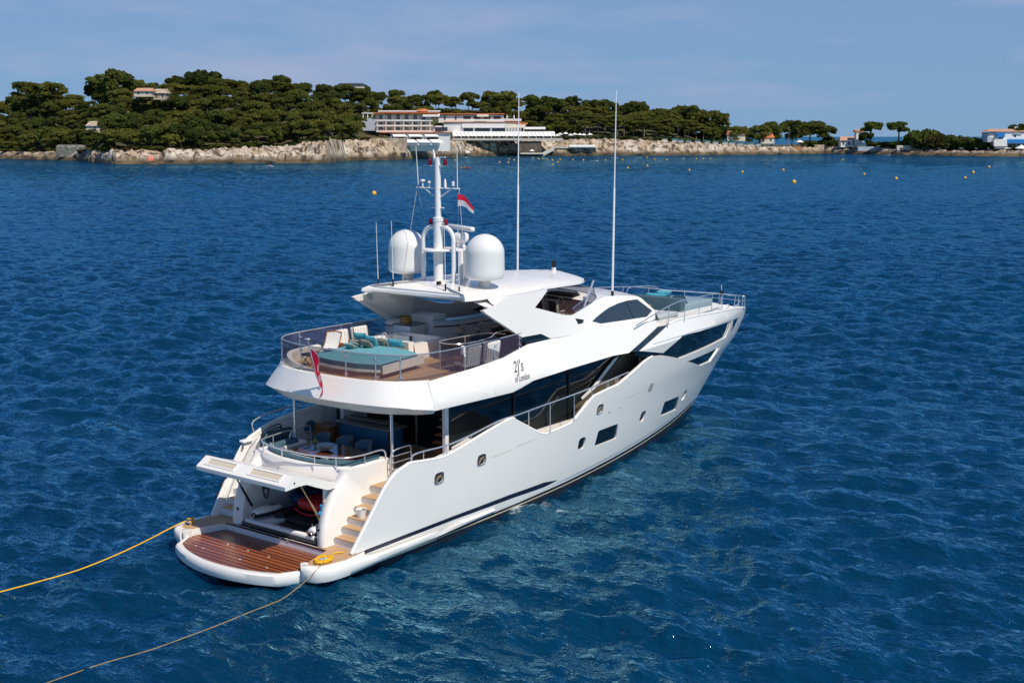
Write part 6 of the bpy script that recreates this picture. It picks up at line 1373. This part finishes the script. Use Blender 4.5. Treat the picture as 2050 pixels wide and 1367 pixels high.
for i in range(14): q = MB(); fbox(q, 908+i*15, 909.2+i*15, 273.5, 279.5, Dh-9.8, .3); q.build('canopy_post', WALLW, h4, smooth=None)
q = MB(); fbox(q, 906, 1126, 277, 279, Dh-9.9, .12); q.build('guard_rail', mat('rail_grey', (.45, .42, .40), .7), h4, smooth=None)
q = MB(); fbox(q, 1038, 1084, 283, 307, Dh-8.5, 6); tag(q.build('retaining_wall', mat('dark_stone_wall', (.13, .10, .08), .9, var=.3, vscale=.4), None, smooth=None), 'dark recessed retaining wall under the restaurant terrace', 'wall')
q = MB(); fbox(q, 690, 812, 277, 306, shoreD(750)+21, 12); tag(q.build('retaining_wall', STONEW, None, smooth=None), 'pale stone retaining wall on the cliff left of the hotel', 'wall')
# parasols
pp_ = empty('parasol', (0, 0, 0), '', 'parasol'); MB().lathe([(1.9, 2.1), (1.85, 2.2), (.9, 2.75), (.1, 3.2), (0, 3.25)], (0, 0, 0), 8).build('canopy', AWN, pp_, smooth=None); MB().tube([(0, 0, 0), (0, 0, 3.1)], .05, 5).build('pole', WALLW, pp_)
def parasols(L_, label, group):
    for i, (px, y, D, s_) in enumerate(L_):
        p = at(px, y, D); p.z -= 3.25*s_
        if not pp_['label']: pp_['label'] = label; pp_['group'] = group; pp_.location = p; pp_.scale = (s_,)*3
        else: dup(pp_, p, rnd.random(), s_, label, group)
pp_['label'] = ''
parasols([(1104+i*9.5+rnd.uniform(-2, 2), 266+rnd.uniform(-1.5, 3), Dh-2+rnd.uniform(-5, 5), 1.25) for i in range(9)], 'white parasol in the row on the cliff terrace right of the restaurant', 'terrace parasols')
parasols([(937, 302.5, Dh-24, 1.15)], 'white parasol on the bathing ledge left of the jetty', 'bathing parasols'); parasols([(1065, 299, Dh-18, 1.2)], 'white parasol on the sunlit ledge below the dark retaining wall', 'bathing parasols')
parasols([(1601, 280, shoreD(1600)+22, 2.0)], 'white parasol beside the stone wall on the low point', 'point parasols'); parasols([(2045, 290, shoreD(2045)+16, 2.6)], 'large pale tent parasol before the villa', 'point parasols')
# jetty, bathing decks
q = MB(); fbox(q, 936, 980, 313.5, 316.5, shoreD(950)-6, 6); tag(q.build('jetty', mat('jetty_grey', (.42, .40, .36), .9), None, smooth=None), 'low grey bathing jetty at the foot of the cliff', 'jetty')
q = MB(); fbox(q, 1042, 1090, 306.5, 309, Dh-30, 10); tag(q.build('bathing_ledge', mat('pale_concrete', (.58, .54, .47), .9), None, smooth=None), 'pale bathing ledge below the dark retaining wall', 'ledge')
r_ = empty('bathing_deck', at(1150, 300, Dh-6), 'pale concrete bathing deck with a ramp under the right cliff', 'deck'); q = MB(); fbox(q, 1108, 1196, 294.5, 297, shoreD(1150)+1, 12); q.build('deck_slab', mat('pale_concrete', (0, 0, 0)), r_, smooth=None)
q = MB(); fbox(q, 1112, 1136, 297, 304, shoreD(1150)+3, 8); q.build('deck_wall', mat('grey_concrete', (.35, .31, .27), .9), r_, smooth=None)
q = MB(); a = at(1086, 306, Dh-20); b = at(1110, 293, Dh-20); k = HF*5; dz = Vector((0, 0, -3)); q.hexa([a+dz, b+dz, b+dz+k, a+dz+k, a, b, b+k, a+k]); q.build('ramp', mat('pale_concrete', (0, 0, 0)), r_, smooth=None)
q = MB(); fbox(q, 1140, 1192, 292.5, 295, shoreD(1150)-1, 5, slope=.8); q.build('deck_awning', AWN, r_, smooth=None)
# houses in the wood
def house(x0, x1, y0, y1, s_, roofm, wallm, label, flat=False, nw=2):
    D = shoreD((x0+x1)/2)+s_; r_ = empty('house', at((x0+x1)/2, y1, D), label, 'house')
    q = MB(); fbox(q, x0, x1, (y0+y1)/2 if not flat else y0+1.5, y1+4, D, 9); q.build('wall', wallm, r_, smooth=None)
    a, b = at(x0-2, (y0+y1)/2, D-1), at(x1+2, (y0+y1)/2, D-1); h_ = at(x0, y0, D).z-a.z; k = HF*5.5
    if flat: q = MB(); fbox(q, x0-3, x1+3, y0, y0+2.2, D-1, 11)
    else: q = MB(); q.add([a, b, b+k+Vector((0, 0, h_))-(b-a)*.1, a+k+Vector((0, 0, h_))+(b-a)*.1, a+HF*11, b+HF*11], [[0, 1, 2, 3], [3, 2, 5, 4], [0, 3, 4], [1, 5, 2], [0, 4, 5, 1]])
    q.build('roof', roofm, r_, smooth=None)
    for i in range(nw):
        x = lerp(x0, x1, (i+.5)/nw); q = MB(); fbox(q, x-1.6, x+1.6, (y0+y1)/2+1.2, y1-.5, D-.06, .2); q.build('window', WIN, r_, smooth=None)
    return r_
house(268, 303, 176, 190, 92, ROOFP, WALLC, 'house with a pink tiled roof among the pines on the left hill'); house(306, 332, 178, 196, 96, STONEW, STONEW, 'grey stone house beside the pink roofed one on the left hill')
house(676, 728, 166.5, 173, 168, mat('dark_slate', (.05, .05, .06), .6), WALLC, 'house with a dark hipped roof on the skyline', nw=1); 
house(172, 208, 243, 262, 34, STONEW, WALLC, 'pale ruined wall house low in the left wood', nw=1)
house(1456, 1492, 262, 279, 28, mat('brown_hut_roof', (.26, .10, .05), .9, var=.3, vscale=.6), WALLC, 'brown roofed beach hut under the trees right of the cliff', nw=1); house(1522, 1550, 268, 284, 26, ROOFO, WALLC, 'small ochre hut with an orange roof left of the grove', nw=2)
D = shoreD(1715)+20
r_ = house(1683, 1716, 274, 291, 18, ROOFP, WALLW, 'small white cottage with a terracotta roof on the point', nw=3)
q = MB(); fbox(q, 1714, 1730, 264, 290, D, 6); q.build('tower_wall', WALLW, r_, smooth=None); q = MB(); fbox(q, 1712, 1732, 261.5, 264.5, D-.6, 7, slope=.8); q.build('tower_roof', ROOFP, r_, smooth=None)
q = MB(); fbox(q, 1684, 1708, 281, 283, D-2, 1.2); q.build('blue_shutter_lintel', mat('shutter_grey_blue', (.12, .17, .28), .7), r_, smooth=None)
# villa
D = shoreD(2030)+22; r_ = empty('villa', at(2015, 290, D), 'white two storey villa with blue awnings and a terracotta roof at the right edge', 'villa')
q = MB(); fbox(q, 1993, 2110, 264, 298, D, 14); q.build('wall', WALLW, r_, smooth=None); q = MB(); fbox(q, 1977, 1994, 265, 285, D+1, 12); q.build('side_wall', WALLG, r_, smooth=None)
q = MB(); a, b = at(1976, 263.6, D-1.2), at(2112, 263.6, D-1.2); k = HF*8; up = Vector((0, 0, 2.0)); q.add([a, b, b+k+up, a+k+up+(b-a)*.08, a+HF*16, b+HF*16], [[0, 1, 2, 3], [3, 2, 5, 4], [0, 3, 4], [1, 5, 2], [0, 4, 5, 1]]); q.build('roof', ROOFP, r_, smooth=None)
q = MB(); fbox(q, 2032, 2038, 254, 262, D+4, 1.6); q.build('chimney', WALLW, r_, smooth=None)
for x0, x1, y0, y1 in ((1996.5, 2012, 267.5, 275), (2016, 2110, 280, 287)): q = MB(); fbox(q, x0, x1, y0, y1, D-2.0, 2.0, slope=.4); q.build('blue_awning', BLUEA, r_, smooth=None)
for x0, x1, y0, y1 in ((1999, 2009, 275, 278), (2018, 2034, 288, 296), (2036, 2050, 288, 296), (2054, 2080, 288, 296), (2030, 2034, 269, 275)): q = MB(); fbox(q, x0, x1, y0, y1, D-.1, .3); q.build('window', WIN, r_, smooth=None)
q = MB(); fbox(q, 1981, 1989, 267, 276, D+.9, .2); q.build('loggia', WALLW, r_, smooth=None)
q = MB(); fbox(q, 1990, 2016, 279, 293, D-2.4, 2.4); q.build('garden_stair', WALLW, r_, smooth=None); q = MB(); fbox(q, 2028, 2046, 268, 269.5, D-.8, .8); q.build('shade_arm', mat('rail_grey', (0, 0, 0)), r_, smooth=None)
# walls on the point
for x0, x1, y0, y1, m_, lb in ((1604, 1676, 290, 299, STONEW, 'brown stone sea wall left of the white cottage'), (1588, 1604, 294, 300, mat('rust_wall', (.40, .17, .07), .9), 'rusty orange wall end at the left of the sea wall'), (1718, 1792, 294, 298, mat('blue_grey_wall', (.38, .43, .50), .9), 'pale blue grey wall between the cottage and the beach'), (1796, 1838, 291.5, 297, WALLC, 'cream garden wall before the lone pine')):
    q = MB(); fbox(q, x0, x1, y0, y1+4, shoreD((x0+x1)/2)+14, 3); tag(q.build('sea_wall', m_, None, smooth=None), lb, 'wall')
o = MB(); o.lathe([(3.2, 0), (3.0, 1.2), (1.6, 2.4), (0, 2.8)], at(1963, 285, shoreD(1963)+26), 10); tag(o.build('garden_tent', mat('maroon_canvas', (.18, .03, .05), .8), None), 'maroon garden canopy left of the villa', 'canopy')
q = MB(); fbox(q, 112, 168, 295, 314, shoreD(140)+7, 3, slope=1.5); tag(q.build('sea_wall', mat('lichen_concrete', (.17, .17, .15), .9, var=.5, vscale=.5), None, smooth=None), 'sloping grey concrete sea wall at the left shore', 'wall')
# green cabanas
cb = empty('cabana', (0, 0, 0), 'small green and white beach cabana in the row on top of the right cliff', 'cabana', 'beach cabanas')
MB().box(-2.2, 2.2, -1.5, 1.5, 0, 2.3).build('wall', mat('cabana_wall', (.36, .40, .42), .8), cb, smooth=None); MB().hexa([(-2.6, -1.9, 2.3), (2.6, -1.9, 2.3), (2.6, 1.9, 2.3), (-2.6, 1.9, 2.3), (-2.2, -.2, 3.1), (2.2, -.2, 3.1), (2.2, .2, 3.1), (-2.2, .2, 3.1)]).build('roof', mat('cabana_green', (.015, .085, .06), .7), cb, smooth=None)
first = True
for i in range(12):
    px = 1330+i*17+rnd.uniform(-4, 4); p = gp_(px, 23+rnd.uniform(-2, 6)); rz = AZ-pi/2
    if first: cb.location = p; cb.rotation_euler = (0, 0, rz); first = False
    else: dup(cb, p, rz, rnd.uniform(.9, 1.15))
# low boulders heaped along the waterline are part of the shore relief; buoys and small craft on the water
def buoy_proto():
    r_ = empty('buoy', (0, 0, 0), '', 'buoy', 'yellow mooring buoys')
    MB().lathe([(.0, -.35), (.42, -.3), (.55, 0), (.55, .45), (.46, .72), (.22, .85), (0, .87)], (0, 0, 0), 14).build('float', mat('buoy_yellow', (.75, .40, .02), .45), r_, smooth=50)
    MB().lathe([(.565, -.08), (.58, .06), (.565, .16)], (0, 0, 0), 14).build('band', mat('buoy_brown', (.25, .12, .03), .6), r_); MB().lathe([(.14, .86), (.14, 1.0), (0, 1.02)], (0, 0, 0), 8).build('top_cap', mat('buoy_white', (.7, .68, .6), .5), r_); return r_
bz = buoy_proto(); bfirst = True
NEAR = [(749, 385, 1.0, 'large yellow buoy floating alone to the left of the mast'), (1589.5, 362, 1.1, 'large yellow buoy nearest the camera on the right water'), (1794, 354.5, .9, 'yellow buoy with a pointed top to the right, second nearest'), (1932, 353, .8, 'pointed yellow buoy left of the round pair at the right edge'), (1948, 342, 1.0, 'round yellow buoy left of the farthest of the right edge group'), (1980, 331, .9, 'round yellow buoy farthest to the right edge')]
SMALL = [(1029, 319.5), (1486, 344), (1568, 340), (1730, 348), (1687, 319), (1000, 324), (1017.5, 324.5), (1086, 316), (1095, 318), (1105.6, 320), (1107, 329), (1117, 324), (1121, 318.5), (1147, 319), (1168, 320), (1212, 320), (1246, 319), (1257, 335.5), (1296, 331.5), (1310, 318), (1335, 319), (1295, 314), (1368, 317), (1394, 317), (1380, 340), (1422, 317), (1408, 317), (1067, 315.5), (911, 320), (1019, 317.5), (1078, 317)]
def water_at(px, y): v = FW+RT*((px-1025)/FPX)+DN*((y-683.5)/FPX); p = CAM+v*(-CAM.z/v.z); p.z = 0; return p
for px, y, s_, lb in NEAR:
    p = water_at(px, y+5)
    if bfirst: bz.location = p; bz['label'] = lb; bz.scale = (s_*1.1,)*3; bfirst = False
    else: dup(bz, p, rnd.random()*6, s_*1.1, lb)
for px, y in SMALL: dup(bz, water_at(px, y+2), rnd.random()*6, .75+.2*rnd.random(), 'small yellow marker buoy on the water before the bathing rocks', 'small marker buoys')
def craft(px, y, ln, wd, ang, m1, m2, label, cat, name, people=0, wheel=False):
    p = water_at(px, y); r_ = empty(name, p, label, cat); R = Matrix.Rotation(AZ-pi/2+ang, 3, 'Z'); q = MB(); rings = []
    for t in (-1, -.85, -.4, 0, .4, .8, 1):
        w = wd/2*max(.04, (1-abs(t)**2.5)); rings.append([tuple(R @ Vector((t*ln/2, a*w, z))+p) for a, z in ((-1, .42), (-.7, .05), (0, -.08), (.7, .05), (1, .42), (.8, .34), (0, .22), (-.8, .34))])
    q.loft(rings, closed=True, caps=True); q.f = q.f; 
    q.m = [1 if (i // 8) >= 3 else 0 for i in range(len(q.f))]; q.build('boat_hull', [m1, m2], r_, smooth=50)
    for i in range(people):
        x = -.35+.8*i; q = MB(); b = p+R @ Vector((x, 0, 0))
        q.tube([b+Vector((0, 0, .3)), b+Vector((0, 0, .55)), b+Vector((0, 0, .85)), b+Vector((0, 0, .95))], [.17, .19, .21, .07], 8); q.tube([b+Vector((0, 0, .93)), b+Vector((0, 0, 1.0)), b+Vector((0, 0, 1.1)), b+Vector((0, 0, 1.2)), b+Vector((0, 0, 1.23))], [.06, .10, .115, .08, .02], 8)
        for k in (-1, 1):
            d = R @ Vector((0, k*.22, 0)); f = R @ Vector((.3, k*.12, 0)); q.tube([b+d+Vector((0, 0, .82)), b+d*1.25+f*.4+Vector((0, 0, .58)), b+d+f+Vector((0, 0, .5))], [.06, .05, .04], 5); l = R @ Vector((.75, k*.12, 0)); q.tube([b+d*.5+Vector((0, 0, .36)), b+d*.5+l*.5+Vector((0, 0, .5)), b+l+Vector((0, 0, .34))], [.10, .08, .05], 5)
        o = q.build('person', mat('sun_tanned_skin', (.42, .20, .12), .7), None, smooth=60); off_ = b; 
        for v in o.data.vertices: v.co -= off_
        o.location = off_; tag(o, ('bare shouldered person sitting %s of the ' % (('at the back' if i == 0 else 'at the front')) if people > 1 else 'bare shouldered person sitting in the ')+('white paddle board' if 'white' in label else 'red and yellow kayak'), 'person')
    return r_
craft(932, 337.5, 5.2, .9, .1, mat('kayak_yellow', (.75, .33, .02), .4), mat('kayak_red', (.65, .04, .05), .4), 'red and yellow kayak crossing the bay behind the mast', 'kayak', 'kayak', 1)
craft(540, 334, 3.6, .9, .05, WALLW, WALLW, 'white paddle board carrying two sitting people near the left rocks', 'paddle board', 'paddle_board', 2)
craft(911, 315.5, 4.5, 1.3, .2, mat('boat_yellow', (.75, .55, .02), .5), mat('boat_yellow', (0, 0, 0)), 'yellow dinghy tied left of the bathing jetty', 'dinghy', 'dinghy')
craft(1230, 316.5, 5.0, 1.5, 0, WALLW, WALLW, 'white dinghy lying just left of the right tall aerial', 'dinghy', 'dinghy'); craft(1277, 316.5, 5.0, 1.5, 0, WALLW, WALLW, 'white dinghy lying just right of the right tall aerial', 'dinghy', 'dinghy'); craft(1190, 323, 5.5, 1.3, .3, mat('grey_boat', (.4, .45, .5), .5), WALLW, 'slim pale grey boat before the bathing deck', 'boat', 'rowing_boat'); craft(1775, 311.5, 5.5, 1.5, 0, WALLW, WALLW, 'white dinghy close under the rocks of the low point', 'dinghy', 'dinghy'); craft(927, 315.5, 6.0, 1.5, .1, mat('boat_blue', (.12, .25, .42), .5), WALLW, 'blue and white boat moored between yellow dinghy and jetty', 'boat', 'rowing_boat')
o = MB(); p = water_at(312, 330); o.lathe([(0, -.2), (.35, 0), (.3, .35), (0, .5)], p, 10); tag(o.build('swim_buoy', mat('coral_red', (.75, .08, .05), .5), None), 'coral red swim float near the left rocks', 'buoy')
q = MB(); fbox(q, 296, 307, 318, 322.5, shoreD(300)+4, .6, slope=1.2); tag(q.build('beach_mat', mat('coral_pink', (.75, .22, .18), .8), None, smooth=None), 'coral pink mat laid on the left rocks', 'mat')
